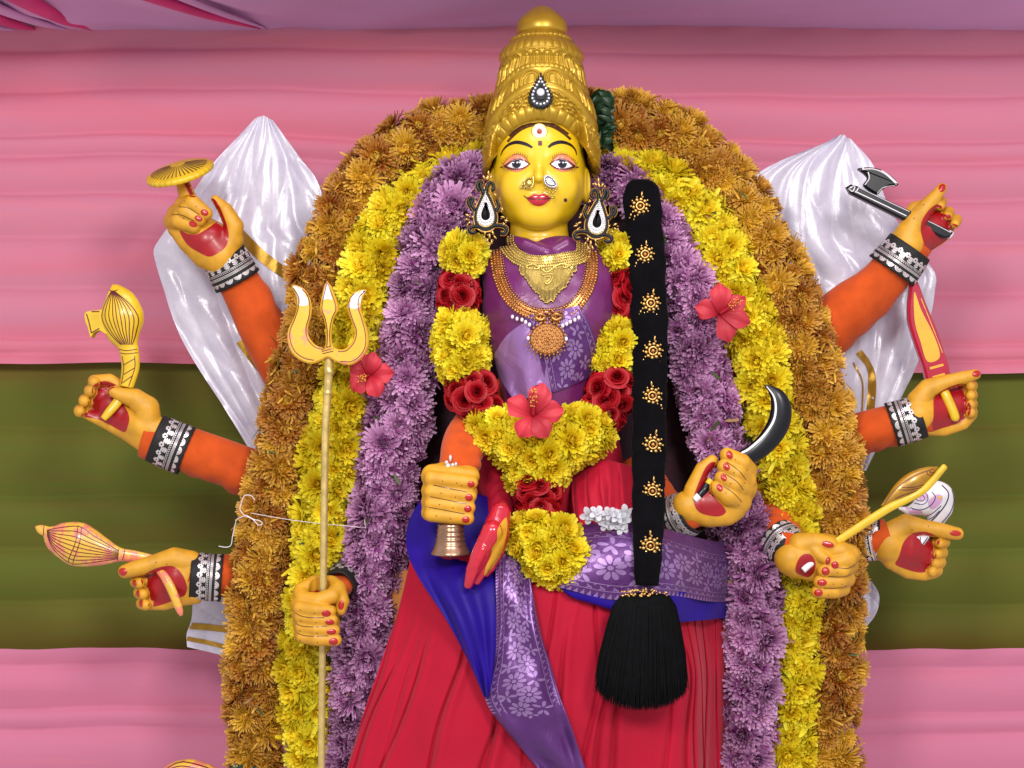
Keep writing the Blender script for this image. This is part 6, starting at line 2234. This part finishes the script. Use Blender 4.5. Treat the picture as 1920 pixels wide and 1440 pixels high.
for sx in (-1, 1):
    V, f, u = tube(catmull([Z.p((660 + sx * 20, 1180, pz)), Z.p((660 + sx * 60, 1160, pz + 3)), Z.p((660 + sx * 100, 1180, pz)), Z.p((660 + sx * 60, 1205, pz)), Z.p((660 + sx * 24, 1185, pz))], 6), 3.2, 8)
    b.add(V, f)
b.mk('peacock_link', M_GOLDO, ln_, FT)['kind'] = 'stuff'
for x, y in ((385, 1178), (420, 1194), (458, 1202), (485, 1222), (515, 1242), (768, 1250), (798, 1236), (826, 1220), (860, 1205), (890, 1188), (795, 1350), (505, 1345)):
    q = Z.p((x, y))
    h = (drop(TB, q[0], q[1], 400)[0] or 96)
    V, f = ball((q[0], q[1], max(h + 6, 118 if 480 < x < 900 else 0)), (3.2, 4.2, 3.2), 9, 7)
    mk('pearl', V, f, M_PEARL, ln_, FT)

# crown brooch
zc = max(drop(CB, 1012, y_, 400)[0] for y_ in (160, 175, 190, 205, 216)) + 1
cb_ = thing('crown_brooch', 'black teardrop brooch ringed with clear stones on front of the gold crown', 'brooch', tuple(FH([(1012, 218, zc)])[0]))
dr = tear(1012, 187, 44, 62)
cc = np.array([1012, 192])
slope = lambda V: np.column_stack([V[:, 0], V[:, 1], V[:, 2] + (V[:, 1] - 214) * 0.12])
for nm_, sc, d0, d1, m_ in (('backing', 1.0, -3, 4, M_WBLK), ('inner_drop', 0.5, 3, 7, M_WBLK)):
    V, f = prism(cc + (dr - cc) * sc, zc + d0, zc + d1, 1.5)
    mk(nm_, slope(V), f, m_, cb_, FH, False)
for q in along(cc + (dr - cc) * 0.76, 6.6):
    V, f = ball((q[0], q[1], zc + 5), (2.5, 2.5, 2.0), 8, 6)
    mk('clear_stone', slope(V), f, M_STONE, cb_, FH)
b = Bag()
for q in along(cc + (dr - cc) * 1.03, 6):
    b.add(slope(ball((q[0], q[1], zc + 1), 2.8, 7, 5)[0]), ball((0, 0, 0), 1, 7, 5)[1])
b.mk('scalloped_edge', M_WBLK, cb_, FH)['kind'] = 'stuff'
V, f = ball((1012, 190, zc + 7), (7.5, 7.5, 3.5), 14, 8)
mk('centre_stone', slope(V), f, M_STONE, cb_, FH)

# forehead ornament
zt = max(drop(HB, 1010, 258, 400)[0], drop(CB, 1010, 238, 400)[0] - 4) + 3
tk = thing('forehead_ornament', 'round forehead ornament with ruby centre under the crown rim', 'ornament', tuple(FH([(1010, 276, zt)])[0]))
for nm_, r, d0, d1, m_ in (('gold_rim', 15.5, -4, 2, M_GOLDL), ('white_ring', 13, 0, 3, M_WWHT), ('ruby_ring', 5.6, 1, 4, M_GOLDO)):
    V, f = prism(ell_poly((1010, 260.5), r * 0.93, r, 0, 28), zt + d0, zt + d1, 1)
    mk(nm_, V, f, m_, tk, FH, False)
b = Bag()
for R, n_ in ((11, 22), (7.8, 16)):
    for k in range(n_):
        a = 2 * math.pi * k / n_
        b.add(*ball((1010 + R * 0.93 * math.cos(a), 260.5 + R * math.sin(a), zt + 3.4), 1.3, 6, 4))
b.mk('clear_stones', M_STONE, tk, FH)['kind'] = 'stuff'
V, f = ball((1010, 260.5, zt + 4), (4, 4.2, 3), 12, 8)
mk('ruby', V, f, M_RUBY, tk, FH)

# nose pins
hz = lambda x, y: drop(HB, x, y, 400)[0]
npn = thing('nose_pin', 'small gold comma shaped nose pin on the left nostril', 'nose pin', tuple(FH([(988, 366, 100)])[0]))
Z = Zm(820, 220, 4.8)
zn = hz(996, 354) + 2
V, f, u = tube(catmull([Z.p((852, 590, zn)), Z.p((858, 650, zn)), Z.p((835, 695, zn)), Z.p((795, 690, zn - 4)), Z.p((782, 655, zn - 6)), Z.p((805, 622, zn - 4)), Z.p((840, 612, zn))], 6), 1.8, 8)
mk('gold_loop', V, f, M_GOLDL, npn, FH)
V, f = ball(Z.p((822, 655, zn - 2)), (5.5, 6, 2), 10, 7)
mk('gold_boss', V, f, M_GOLDL, npn, FH)
b = Bag()
for x, y in ((770, 645), (762, 668), (758, 688), (748, 680), (780, 695), (748, 695)):
    b.add(*ball(Z.p((x, y, zn - 7)), 2.0, 7, 5))
b.mk('gold_beads', M_GOLDL, npn, FH)['kind'] = 'stuff'
npn = thing('nose_pin', 'large clear stone nose pin with gold beads on the right nostril', 'nose pin', tuple(FH([(1030, 386, 100)])[0]))
zn = hz(1022, 352) + 2
pl = catmull(Z.ps([(945, 610), (970, 585), (1010, 600), (1050, 640), (1066, 680), (1040, 700), (990, 690), (955, 660)]), 5, True)
V, f = prism(pl, zn - 6, zn + 2, 1.5)
mk('stone_plate', V, f, M_SILV, npn, FH, False)
pm = pl.mean(0)
b = Bag()
for sc, st in ((0.85, 3.4), (0.5, 3.2), (0.15, 2)):
    for q in along(pm + (pl - pm) * sc, st):
        b.add(*ball((q[0], q[1], zn + 2.5), (1.6, 1.6, 1.3), 6, 5))
b.mk('clear_stones', M_STONE, npn, FH)['kind'] = 'stuff'
V, f, u = tube(catmull([tuple(q) + (zn + 3,) for q in (pm + (pl - pm) * 0.68)[::4]], 3, True), 0.8, 6)
mk('dark_swirl', V, f, M_WBLK, npn, FH)
b = Bag()
for x, y in ((950, 720), (975, 735), (1000, 745), (1025, 740), (1050, 725), (1062, 705), (985, 760), (1010, 770), (1035, 765), (1020, 785), (962, 700), (1000, 715), (1030, 715)):
    b.add(*ball(Z.p((x, y, zn + rng.uniform(-2, 1))), rng.uniform(1.7, 2.4), 7, 5))
b.mk('gold_beads', M_GOLDL, npn, FH)['kind'] = 'stuff'
